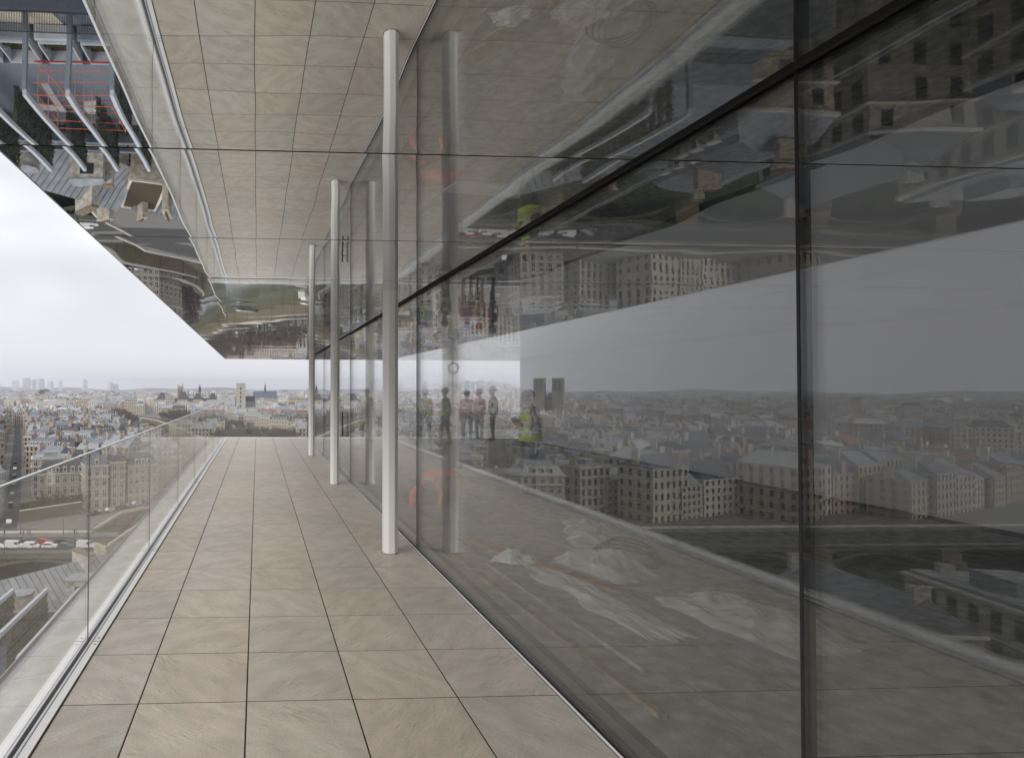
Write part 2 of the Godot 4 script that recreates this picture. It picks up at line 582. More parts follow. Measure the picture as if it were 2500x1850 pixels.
func make_edge() -> void:
	# grey coping outside the glass: sheets 0.885 m long, falling outwards and folded down at the lip
	var cop := MB.new()
	cop.box(D(-1.72, -0.62, END_D + 0.72), D(-1.45, -0.34, -3.0))
	cop.box(D(-1.45, -0.62, END_D + 0.45), D(-1.19, -0.05, -3.0))
	var ledge := part("coping", cop.mesh(), M.seam, self)
	tag(ledge, "pale grey sheet coping along the terrace edge outside the glass railing", "coping")
	var prof := PackedVector2Array([Vector2(-1.2445, 0.0), Vector2(-1.507, -0.046), Vector2(-1.70, -0.30), Vector2(-1.70, -0.315), Vector2(-1.49, -0.062), Vector2(-1.2445, -0.02)])
	var L := 0.885
	var sh := MB.new()
	sh.prism(prof, -L * 0.5 + 0.005, L * 0.5 - 0.005)
	var shm := sh.mesh()
	for k in range(-7, 21):
		var d := 3.653 + L * (k + 0.5)
		if d + L * 0.5 > END_D + 0.6:
			continue
		part("coping_sheet", shm, M.coping, ledge).position = D(0, 0, d)
	var gut := MB.new()
	gut.box(D(-1.80, -0.34, END_D + 0.75), D(-1.705, -0.315, -3.0))
	gut.box(D(-1.805, -0.36, END_D + 0.75), D(-1.795, -0.29, -3.0))
	part("drip_edge", gut.mesh(), M.steel, ledge)
	# far side of the terrace
	var fprof := MB.new()
	fprof.box(D(-1.2445, -0.05, END_D + 0.62), D(9.6, -0.004, END_D + 0.245))
	part("end_coping", fprof.mesh(), M.coping, ledge)

	# railing along the side: shoe profile, panes, joints
	var run := thing("glass_railing", "frameless glass railing along the open side of the terrace", "railing")
	var z1 := END_D + 0.12
	var bar := func(x0: float, y0: float, x1: float, y1: float, name: String, m: Material) -> void:
		var q := MB.new()
		q.box(D(x0, y0, z1), D(x1, y1, -3.0))
		part(name, q.mesh(), m, run)
	bar.call(-1.2425, -0.04, -1.1885, 0.010, "outer_cover", M.alu_white)
	bar.call(-1.1865, -0.04, -1.1715, 0.006, "outer_lip", M.alu)
	bar.call(-1.1695, -0.04, -1.1475, -0.008, "gasket", M.rubber)
	bar.call(-1.1455, -0.04, -1.1305, 0.006, "inner_lip", M.alu)
	bar.call(-1.1285, -0.04, -1.1215, 0.004, "inner_groove", M.steel)
	bar.call(-1.1195, -0.04, -1.0745, 0.010, "inner_cover", M.alu_white)
	var pm := MB.new()
	pm.box(Vector3(-0.008, 0.0, -1.120), Vector3(0.008, 1.303, 1.120))
	var pane := pm.mesh()
	var jm := MB.new()
	jm.box(Vector3(-0.004, 0.0, -0.003), Vector3(0.004, 1.300, 0.003))
	var screw := MB.new()
	screw.tube(Vector3(0, 0.0095, 0), Vector3(0, 0.0125, 0), 0.006, 0.006, 8)
	var screwm := screw.mesh()
	var cut := MB.new()
	cut.box(Vector3(-0.024, 0.0095, -0.002), Vector3(0.024, 0.0112, 0.002))
	var cutm := cut.mesh()
	for k in range(-3, 8):
		var d := 4.05 + 2.248 * k
		if d + 2.2 <= z1 + 0.3:
			part("pane", pane, M.rail_glass, run).position = D(-1.158, -0.006, d + 1.124)
		part("pane_joint", jm.mesh(), M.seam, run).position = D(-1.158, -0.006, d)
		for s in [-0.058, 0.061]:
			part("cover_joint", cutm, M.dark_metal, run).position = D(-1.158 + s, 0, d)
			for e in [-0.05, 0.05]:
				part("screw", screwm, M.dark_metal, run).position = D(-1.158 + s, 0, d + e)
	var last := MB.new()
	var dl := 4.05 + 2.248 * 7
	last.box(D(-1.166, -0.006, z1 - 0.02), D(-1.150, 1.298, dl + 0.006))
	part("pane", last.mesh(), M.rail_glass, run)
	var cap := MB.new()
	cap.box(D(-1.1675, 1.2985, z1), D(-1.1485, 1.3065, -3.0))
	part("edge_strip", cap.mesh(), M.alu, run)

	var far_run := thing("glass_railing", "frameless glass railing across the far end of the terrace", "railing")
	var sh2 := MB.new()
	sh2.box(D(-1.2425, -0.05, z1 + 0.12), D(9.6, 0.012, z1 + 0.002))
	part("shoe", sh2.mesh(), M.alu_white, far_run)
	for k in 5:
		var a := -1.14 + 2.1 * k
		var q := MB.new()
		q.box(D(a, 0.0, z1 + 0.069), D(a + 2.086, 1.298, z1 + 0.053))
		part("pane", q.mesh(), M.rail_glass, far_run)

# octagonal white posts with eased corners
func make_columns() -> void:
	var poly := PackedVector2Array()
	var r := 0.0785
	for i in 8:
		var a := TAU * (i + 0.5) / 8.0
		var rr := r / cos(PI / 8)
		for s in [-0.1, 0.0, 0.1]:
			poly.push_back(Vector2(cos(a + s), sin(a + s)) * (rr * (0.985 if s == 0.0 else 1.0 / (cos(0.3927 - absf(s)) / cos(0.3927)))))
	var mb := MB.new()
	var up := Transform3D(Basis(Vector3.RIGHT, Vector3(0, 0, -1), Vector3.UP), Vector3.ZERO)
	mb.prism(poly, 0.0, CEIL + 0.006, up)
	var col := mb.mesh()
	var base := MB.new()
	base.tube(Vector3(0, 0.0005, 0), Vector3(0, 0.004, 0), 0.088, 0.088, 24)
	var top := MB.new()
	top.tube(Vector3(0, CEIL - 0.008, 0), Vector3(0, CEIL + 0.004, 0), 0.084, 0.084, 24)
	var names := ["second white octagonal post before the glass wall, next to the glass door", "white octagonal post before the glass wall near the far railing", "white octagonal post with a pale flaw in the stone at its foot"]
	for k in 3:
		var d: float = [6.16, 10.62, 15.19][k]
		var lab: String = ["thick white octagonal post standing on the terrace, first before the long glass pane", names[0], names[1]][k]
		var t := thing("terrace_post", lab, "post", D(1.432, 0, d), 0.0, "white posts along the glass wall")
		part("shaft", col, M.white_paint, t)
		part("foot_ring", base.mesh(), M.dark_metal, t)
		part("head_ring", top.mesh(), M.white_paint, t)

func make_glazing() -> void:
	var w := thing("glass_wall", "double glazed wall between the terrace and the empty room", "glass wall")
	var joints := [-2.9, 1.79, 6.29, 10.86, 12.54, 15.28, 17.9, END_D - 0.06]
	for k in joints.size() - 1:
		if k == 3:
			continue
		for s in [[1.758, 1.768], [1.788, 1.798]]:
			var q := MB.new()
			q.box(D(s[0], 0.005, joints[k + 1] - 0.006), D(s[1], CEIL - 0.002, joints[k] + 0.006))
			part("pane", q.mesh(), M.wall_glass, w)
	for k in range(1, joints.size() - 1):
		var q := MB.new()
		q.box(D(1.7565, 0.005, joints[k] + 0.0055), D(1.7995, CEIL - 0.003, joints[k] - 0.0055))
		part("joint", q.mesh(), M.seam, w)
	var s := MB.new()
	s.box(D(1.738, -0.03, END_D - 0.05), D(1.7475, 0.006, -2.9))
	part("sill_lip", s.mesh(), M.alu_white, w)
	var s1 := MB.new()
	s1.box(D(1.7475, -0.03, END_D - 0.05), D(1.8085, -0.004, -2.9))
	part("sill_slot", s1.mesh(), M.rubber, w)
	var s2 := MB.new()
	s2.box(D(1.8085, -0.03, END_D - 0.05), D(1.825, 0.004, -2.9))
	s2.box(D(1.832, -0.03, END_D - 0.05), D(1.905, 0.002, -2.9))
	part("sill_tray", s2.mesh(), M.steel, w)
	var s3 := MB.new()
	s3.box(D(1.824, -0.03, END_D - 0.05), D(1.833, -0.006, -2.9))
	part("sill_groove", s3.mesh(), M.dark_metal, w)
	# corner post and end glazing
	var e := thing("end_glazing", "glass end wall of the room, city seen through it", "glass wall")
	var cuts := [1.80, 4.4, 7.0, 9.49]
	for k in 3:
		for s4 in [0.0, 0.03]:
			var q := MB.new()
			q.box(D(cuts[k] + 0.005, 0.004, END_D - 0.05 - s4), D(cuts[k + 1] - 0.005, CEIL - 0.002, END_D - 0.06 - s4))
			part("pane", q.mesh(), M.end_glass, e)
		if k:
			var j := MB.new()
			j.box(D(cuts[k] - 0.006, 0.004, END_D - 0.048), D(cuts[k] + 0.006, CEIL - 0.002, END_D - 0.094))
			part("joint", j.mesh(), M.steel, e)
	var sill := MB.new()
	sill.box(D(1.80, -0.02, END_D - 0.02), D(9.49, 0.003, END_D - 0.13))
	part("sill", sill.mesh(), M.alu_white, e)
	# the door
	var d := thing("glass_door", "glass door with slim steel frame and back to back pull bars", "door")
	for s5 in [[1.761, 1.769], [1.787, 1.795]]:
		var q := MB.new()
		q.box(D(s5[0], 0.09, 12.49), D(s5[1], CEIL - 0.07, 10.91))
		part("pane", q.mesh(), M.wall_glass, d)
	var fr := MB.new()
	fr.box(D(1.757, 0.008, 12.53), D(1.799, 0.095, 10.87))
	fr.box(D(1.757, CEIL - 0.075, 12.53), D(1.799, CEIL - 0.004, 10.87))
	fr.box(D(1.7575, 0.095, 12.528), D(1.7985, CEIL - 0.075, 12.49))
	fr.box(D(1.7575, 0.095, 10.91), D(1.7985, CEIL - 0.075, 10.872))
	part("frame", fr.mesh(), M.steel, d)
	for side in [-1, 1]:
		var h := MB.new()
		var x: float = 1.778 + side * 0.065
		h.tube(D(x, 0.80, 11.55), D(x, 1.29, 11.55), 0.014, 0.014, 12)
		for y in [0.895, 1.18]:
			h.tube(D(x, y, 11.55), D(1.778 + side * 0.022, y, 11.55), 0.008, 0.008, 8)
		part("handle", h.mesh(), M.dark_metal, d)

func make_room() -> void:
	var wl := MB.new()
	wl.box(D(9.5, -0.02, END_D - 0.03), D(9.7, CEIL + 0.1, -3.0))
	structure("wall_core", wl.mesh(), M.plaster, "bare plaster wall at the back of the room")
	var wb := MB.new()
	wb.box(D(1.80, -0.02, -2.95), D(9.5, CEIL + 0.1, -3.15))
	structure("wall_back", wb.mesh(), M.plaster, "bare plaster wall closing the room")
	var body := MB.new()
	body.box(D(-1.42, STREET, END_D + 0.4), D(14.0, -0.63, -24.0))
	var b := part("tower_block", body.mesh(), M.facade[3], self)
	tag(b, "tower block that carries the terrace", "building")

# ---------- ground, river, quays ----------
var ISLAND := PackedVector2Array([Vector2(-300, 191), Vector2(-54, 191), Vector2(-51, 219), Vector2(-43, 229), Vector2(-36, 242), Vector2(-30, 263), Vector2(-27, 290), Vector2(-36, 350), Vector2(-58, 430), Vector2(-92, 540), Vector2(-140, 700), Vector2(-205, 880), Vector2(-300, 960), Vector2(-420, 860), Vector2(-420, 520), Vector2(-390, 300)])
var BANK := PackedVector2Array([Vector2(-1600, 84), Vector2(-150, 88), Vector2(-62, 96), Vector2(-47, 120), Vector2(-44, 175), Vector2(-40, 205), Vector2(-8, 238), Vector2(40, 285), Vector2(58, 330), Vector2(28, 378), Vector2(6, 409), Vector2(-22, 440), Vector2(-43, 517), Vector2(-85, 660), Vector2(-150, 860), Vector2(-300, 1130), Vector2(-700, 1500), Vector2(-1600, 1900), Vector2(-1600, 9500), Vector2(9000, 9500), Vector2(9000, -400), Vector2(-1600, -400)])
var LEFT_BANK := PackedVector2Array([Vector2(-1600, 260), Vector2(-520, 300), Vector2(-500, 540), Vector2(-520, 900), Vector2(-700, 1250), Vector2(-1600, 1600)])

func land(called: String, poly: PackedVector2Array, m: Material, wall_from: int, wall_to: int, label: String) -> void:
	var mb := MB.new()
	var k := Geometry2D.triangulate_polygon(poly)
	for i in range(0, k.size(), 3):
		var p := []
		for q in 3:
			p.append(D(poly[k[i + q]].x, STREET, poly[k[i + q]].y))
		mb.tri(p[0], p[1], p[2], Vector3.UP)
	structure(called, mb.mesh(), m, label)
	# masonry along the water
	var wl := MB.new()
	var cp := MB.new()
	for i in range(wall_from, wall_to):
		var a := poly[i]
		var b := poly[(i + 1) % poly.size()]
		wl.bar(D(a.x, (STREET + WATER) * 0.5 - 0.6, a.y), D(b.x, (STREET + WATER) * 0.5 - 0.6, b.y), 0.9, STREET - WATER + 1.0)
		cp.bar(D(a.x, STREET + 0.35, a.y), D(b.x, STREET + 0.35, b.y), 0.55, 1.0)
	var w := part("quay_wall", wl.mesh(), M.stone, self)
	tag(w, "stone quay wall under " + label, "wall")
	part("parapet", cp.mesh(), M.trim, w)
	var bm := MB.new()
	bm.box(Vector3(-0.8, 0, -0.8), Vector3(0.8, STREET - WATER + 0.4, 0.8))
	var bmm := bm.mesh()
	for i in range(wall_from, wall_to):
		var a := poly[i]
		var b := poly[(i + 1) % poly.size()]
		var n := int(a.distance_to(b) / 11.0)
		for q in n:
			var p := a.lerp(b, (q + 0.5) / n)
			if p.length() < 480.0 and p.y > 60.0 and p.x > -130.0:
				part("buttress", bmm, M.stone, w, Transform3D(Basis(Vector3.UP, (b - a).angle()), D(p.x, WATER - 0.6, p.y)))

func strip(called: String, pts: Array, width: float, y: float, m: Material, label: String) -> MeshInstance3D:
	var mb := MB.new()
	for i in pts.size() - 1:
		var a: Vector2 = pts[i]
		var b: Vector2 = pts[i + 1]
		var s0: Vector2 = (b - (pts[i - 1] if i > 0 else a)).normalized().orthogonal() * width * 0.5
		var s1: Vector2 = ((pts[i + 2] if i + 2 < pts.size() else b) - a).normalized().orthogonal() * width * 0.5
		mb.quad(D(a.x + s0.x, y, a.y + s0.y), D(a.x - s0.x, y, a.y - s0.y), D(b.x - s1.x, y, b.y - s1.y), D(b.x + s1.x, y, b.y + s1.y), Vector3.UP)
	return structure(called, mb.mesh(), m, label)

func make_ground() -> void:
	var w := MB.new()
	w.quad(D(-1700, WATER, -400), D(400, WATER, -400), D(400, WATER, 2000), D(-1700, WATER, 2000), Vector3.UP)
	structure("river", w.mesh(), M.water, "green grey river between the island and the quays")
	land("island_ground", ISLAND, M.pavement, 0, 12, "the island")
	land("ground", BANK, M.pavement, 0, 17, "the near bank")
	land("far_bank_ground", LEFT_BANK, M.pavement, 1, 5, "the bank beyond the island")
	# lower quay at the tip of the island, with its green edge
	var lq := MB.new()
	var pts := [Vector2(-54, 205), Vector2(-46, 225), Vector2(-36, 238), Vector2(-29, 256), Vector2(-23.5, 280), Vector2(-26, 320), Vector2(-40, 372)]
	for i in pts.size() - 1:
		lq.bar(D(pts[i].x, WATER + 0.9, pts[i].y), D(pts[i + 1].x, WATER + 0.9, pts[i + 1].y), 6.5, 2.4)
	structure("lower_quay", lq.mesh(), M.stone, "low stone quay along the water at the tip of the island")
	var gr := MB.new()
	for i in range(1, pts.size() - 1):
		var o := Vector2(3.2, -1.0)
		gr.bar(D(pts[i].x + o.x, WATER + 1.4, pts[i].y + o.y), D(pts[i + 1].x + o.x, WATER + 1.4, pts[i + 1].y + o.y), 2.6, 1.55)
	structure("quay_grass", gr.mesh(), M.grass, "green algae covered edge of the low quay")
	strip("road", [Vector2(-60, 221), Vector2(-52, 232), Vector2(-43, 248), Vector2(-38, 268), Vector2(-37, 292), Vector2(-46, 350), Vector2(-68, 432), Vector2(-102, 543), Vector2(-150, 703)], 6.5, STREET + 0.008, M.asphalt, "road along the island quay")
	strip("road", STREET_LINE, 6.0, STREET + 0.012, M.asphalt, "straight street running away between the island houses")
	strip("road", [Vector2(-36, 195), Vector2(-2, 232), Vector2(49, 282), Vector2(68, 330), Vector2(40, 384), Vector2(14, 425), Vector2(-10, 448), Vector2(-30, 522), Vector2(-72, 665), Vector2(-137, 868), Vector2(-290, 1140)], 12.0, STREET + 0.008, M.asphalt, "wide quay road along the far bank")
	strip("road", [Vector2(-44, 188), Vector2(-20, 186), Vector2(40, 180), Vector2(120, 172)], 15.0, STREET + 0.016, M.asphalt, "road leading off the bridge")

var STREET_LINE := [Vector2(-81.0, 191.5), Vector2(-108, 262), Vector2(-160, 392), Vector2(-240, 590), Vector2(-285, 700)]

# ---------- houses ----------
# a house with walls, cornice, mansard or gable or flat roof, windows and chimneys, its front along +z; origin at the middle of its base
func house(o: Node3D, w: float, dp: float, h: float, floors: int, bays: int, roof: String, wall: Material, rm: Material, single: bool, sd: int, front_only := false) -> void:
	var r := RandomNumberGenerator.new()
	r.seed = sd
	var mb := MB.new()
	mb.box(Vector3(-w / 2, 0, -dp / 2), Vector3(w / 2, h, dp / 2))
	part("wall", mb.mesh(), wall, o)
	var co := MB.new()
	co.box(Vector3(-w / 2 - 0.35, h, -dp / 2 - 0.35), Vector3(w / 2 + 0.35, h + 0.4, dp / 2 + 0.35))
	co.box(Vector3(-w / 2 - 0.15, h / floors, -dp / 2 - 0.15), Vector3(w / 2 + 0.15, h / floors + 0.22, dp / 2 + 0.15))
	if floors > 3:
		co.box(Vector3(-w / 2 - 0.45, h * (floors - 1.0) / floors - 0.1, -dp / 2 - 0.45), Vector3(w / 2 + 0.45, h * (floors - 1.0) / floors + 0.08, dp / 2 + 0.45))
	part("cornice", co.mesh(), M.trim, o)
	var y0 := h + 0.4
	var rb := MB.new()
	var sm := MB.new()
	var top := y0
	if roof == "mansard" or roof == "slate":
		var h1 := 2.9
		var h2 := 1.5
		var i1 := 1.3
		var a := [Vector3(-w / 2, y0, -dp / 2), Vector3(w / 2, y0, -dp / 2), Vector3(w / 2, y0, dp / 2), Vector3(-w / 2, y0, dp / 2)]
		var b := [Vector3(-w / 2 + i1, y0 + h1, -dp / 2 + i1), Vector3(w / 2 - i1, y0 + h1, -dp / 2 + i1), Vector3(w / 2 - i1, y0 + h1, dp / 2 - i1), Vector3(-w / 2 + i1, y0 + h1, dp / 2 - i1)]
		var e := [Vector3(-w / 2 + i1 + 1.5, y0 + h1 + h2, 0), Vector3(w / 2 - i1 - 1.5, y0 + h1 + h2, 0)]
		for i in 4:
			var q := (i + 1) % 4
			rb.quad(a[i], a[q], b[q], b[i], (a[i] + a[q]) * 0.5 - Vector3(0, y0 - 3, 0))
		rb.quad(b[0], b[1], e[1], e[0], Vector3(0, 1, -0.2))
		rb.quad(b[3], b[2], e[1], e[0], Vector3(0, 1, 0.2))
		rb.tri(b[0], b[3], e[0], Vector3(-1, 1, 0))
		rb.tri(b[1], b[2], e[1], Vector3(1, 1, 0))
		if single:
			for k in int(w / 0.9):
				var x := -w / 2 + i1 + 1.0 + k * 0.9
				if x < w / 2 - i1 - 1.0:
					for s in [-1, 1]:
						sm.bar(Vector3(x, y0 + h1 + 0.03, s * (dp / 2 - i1)), Vector3(x, y0 + h1 + h2 * 0.97, s * 0.1), 0.07, 0.09)
		top = y0 + h1 + h2
	elif roof == "gable":
		var hh := dp * 0.34
		rb.quad(Vector3(-w / 2, y0, -dp / 2 - 0.3), Vector3(w / 2, y0, -dp / 2 - 0.3), Vector3(w / 2, y0 + hh, 0), Vector3(-w / 2, y0 + hh, 0), Vector3(0, 1, -1))
		rb.quad(Vector3(-w / 2, y0, dp / 2 + 0.3), Vector3(w / 2, y0, dp / 2 + 0.3), Vector3(w / 2, y0 + hh, 0), Vector3(-w / 2, y0 + hh, 0), Vector3(0, 1, 1))
		rb.tri(Vector3(-w / 2, y0, -dp / 2), Vector3(-w / 2, y0, dp / 2), Vector3(-w / 2, y0 + hh, 0), Vector3(-1, 0, 0))
		rb.tri(Vector3(w / 2, y0, -dp / 2), Vector3(w / 2, y0, dp / 2), Vector3(w / 2, y0 + hh, 0), Vector3(1, 0, 0))
		if single:
			for k in int(w / 0.8):
				var x := -w / 2 + 0.4 + k * 0.8
				for s in [-1, 1]:
					sm.bar(Vector3(x, y0 + 0.05, s * (dp / 2 + 0.25)), Vector3(x, y0 + hh, s * 0.05), 0.07, 0.1)
		top = y0 + hh
	else:
		rb.box(Vector3(-w / 2 + 0.3, y0, -dp / 2 + 0.3), Vector3(w / 2 - 0.3, y0 + 0.5, dp / 2 - 0.3))
		rb.box(Vector3(-w * 0.2, y0 + 0.5, -dp * 0.2), Vector3(w * 0.15, y0 + 2.4, dp * 0.25))
		top = y0 + 0.6
	var roof_part := part("roof", rb.mesh(), rm, o)
	if sm.v.size():
		part("seams", sm.mesh(), M.zinc[2] if rm != M.zinc[2] else M.slate, roof_part).set_meta("kind", "stuff")
	# windows: frame and pane, front, back and sides
	var fh := h / floors
	var ww := minf(1.25, w / bays * 0.5)
	var frame := MB.new()
	frame.box(Vector3(-ww / 2 - 0.14, -0.12, 0), Vector3(ww / 2 + 0.14, fh * 0.62 + 0.14, 0.09))
	var fm := frame.mesh()
	var pm := MB.new()
	pm.box(Vector3(-ww / 2, 0, 0.0), Vector3(ww / 2, fh * 0.62, 0.1))
	var pmm := pm.mesh()
	var bar := MB.new()
	bar.box(Vector3(-0.05, 0, 0.09), Vector3(0.05, fh * 0.62, 0.125))
	bar.box(Vector3(-ww / 2, fh * 0.40, 0.09), Vector3(ww / 2, fh * 0.44, 0.122))
	var barm := bar.mesh()
	var joined := MB.new()
	var jframe := MB.new()
	var sides := [[0.0, w, dp / 2, bays]]
	if not front_only:
		sides = [[0.0, w, dp / 2, bays], [PI, w, dp / 2, bays], [PI / 2, dp, w / 2, maxi(2, int(dp / 3.2))], [-PI / 2, dp, w / 2, maxi(2, int(dp / 3.2))]]
	for s in sides:
		var x := Transform3D(Basis(Vector3.UP, s[0]), Vector3.ZERO)
		for f in floors:
			for k in s[3]:
				if not single and absf(s[0]) > 0.1 and (k + f) % 5 == 0:
					continue
				var at: Transform3D = x * Transform3D(Basis(), Vector3((k + 0.5) / s[3] * s[1] - s[1] / 2, f * fh + fh * 0.2, s[2]))
				if single and (s[0] == 0.0 or absf(s[0]) < 2.0):
					var wd := part("window", fm, M.trim, o, at)
					part("pane", pmm, M.pane, wd)
					part("glazing_bar", barm, M.white, wd)
				else:
					var t := at * Transform3D(Basis(), Vector3(0, fh * 0.31, 0.03))
					joined.obox(t, Vector3(ww, fh * 0.62, 0.1))
	if joined.v.size():
		part("windows", joined.mesh(), M.pane, o).set_meta("kind", "stuff")
	# dormers
	if roof == "mansard" or roof == "slate":
		var dm := MB.new()
		dm.box(Vector3(-0.75, 0, -1.3), Vector3(0.75, 1.9, 0.0))
		dm.prism(PackedVector2Array([Vector2(-0.9, 1.9), Vector2(0.9, 1.9), Vector2(0.55, 2.25), Vector2(-0.55, 2.25)]), -1.5, 0.12)
		var dmm := dm.mesh()
		var dp2 := MB.new()
		dp2.box(Vector3(-0.45, 0.35, -0.01), Vector3(0.45, 1.7, 0.03))
		var dpm := dp2.mesh()
		var jd := MB.new()
		var jp := MB.new()
		for s in ([0.0, PI] if not front_only else [0.0]):
			for k in bays:
				var at := Transform3D(Basis(Vector3.UP, s), Vector3.ZERO) * Transform3D(Basis(), Vector3((k + 0.5) / bays * w - w / 2, y0 + 0.25, dp / 2 - 0.15))
				if absf((k + 0.5) / bays - 0.5) * w > w / 2 - 1.8:
					continue
				if single and s == 0.0:
					var q := part("dormer", dmm, M.trim, roof_part, at)
					part("pane", dpm, M.pane, o, at)
				else:
					jd.obox(at * Transform3D(Basis(), Vector3(0, 1.0, -0.6)), Vector3(1.4, 2.0, 1.3))
					jp.obox(at * Transform3D(Basis(), Vector3(0, 1.0, 0.05)), Vector3(0.85, 1.3, 0.06))
		if jd.v.size():
			part("dormers", jd.mesh(), M.trim, roof_part).set_meta("kind", "stuff")
			part("dormer_panes", jp.mesh(), M.pane, roof_part).set_meta("kind", "stuff")
	# chimney stacks with pots
	var nch := r.randi_range(2, 3)
	for k in nch:
		var cx := (float(k) / maxf(1, nch - 1) - 0.5) * (w - 1.4)
		var cz := r.randf_range(-dp * 0.25, dp * 0.25)
		var cw := r.randf_range(1.6, 3.6)
		var ch := r.randf_range(0.5, 1.4)
		var cb := MB.new()
		cb.box(Vector3(cx - 0.38, top - 1.8, cz - cw / 2), Vector3(cx + 0.38, top + ch, cz + cw / 2))
		cb.box(Vector3(cx - 0.46, top + ch, cz - cw / 2 - 0.08), Vector3(cx + 0.46, top + ch + 0.16, cz + cw / 2 + 0.08))
		var ck := part("chimney", cb.mesh(), wall, roof_part)
		var pb := MB.new()
		for q in int(cw / 0.5):
			pb.tube(Vector3(cx, top + ch + 0.16, cz - cw / 2 + 0.25 + q * 0.5), Vector3(cx, top + ch + 0.62, cz - cw / 2 + 0.25 + q * 0.5), 0.13, 0.10, 5)
		part("chimney_pots", pb.mesh(), M.brick, o).set_meta("kind", "stuff")

const KINDS := [
	["town_house", "stone town house with grey zinc mansard", 0, "mansard", 0],
	["town_house", "cream town house with light zinc mansard", 1, "mansard", 1],
	["town_house", "ochre town house with slate mansard", 2, "slate", 9],
	["town_house", "whitish town house with pitched zinc roof", 3, "gable", 0],
	["town_house", "cream town house with pitched light roof", 1, "gable", 1],
	["town_house", "ochre town house with red tiled roof", 4, "gable", 8],
	["town_house", "whitish flat roofed block with a roof hut", 3, "flat", 1],
	["town_house", "ochre town house with blue grey mansard", 4, "mansard", 2]]

func roof_material(k: int) -> Material:
	return M.slate if k == 9 else M.red_tile if k == 8 else M.zinc[k]

var protos := []
func make_prototypes() -> void:
	for k in KINDS.size():
		for v in 2:
			var r := RandomNumberGenerator.new()
			r.seed = 50 + k * 7 + v
			var o := Node3D.new()
			o.name = "town_house"
			var w := r.randf_range(13.0, 19.0)
			var dp := r.randf_range(11.0, 14.0)
			house(o, w, dp, r.randf_range(14.5, 19.0), 5 + v % 2, int(w / 2.6), KINDS[k][3], M.facade[KINDS[k][2]], roof_material(KINDS[k][4]), false, 70 + k * 3 + v)
			protos.append({"node": o, "kind": k, "w": w, "d": dp})

func in_poly(p: Vector2, poly: PackedVector2Array) -> bool:
	return Geometry2D.is_point_in_polygon(p, poly)

func near_edge(p: Vector2, poly: PackedVector2Array) -> float:
	var best := 1e9
	for i in poly.size():
		best = minf(best, p.distance_to(Geometry2D.get_closest_point_to_segment(p, poly[i], poly[(i + 1) % poly.size()])))
	return best

func off_street(p: Vector2) -> float:
	var best := 1e9
	for i in STREET_LINE.size() - 1:
		best = minf(best, p.distance_to(Geometry2D.get_closest_point_to_segment(p, STREET_LINE[i], STREET_LINE[i + 1])))
	return best

var taken := []     # circles [centre, radius] that the scatter keeps clear
func clear_of(p: Vector2, r: float) -> bool:
	for t in taken:
		if p.distance_to(t[0]) < t[1] + r:
			return false
	return true

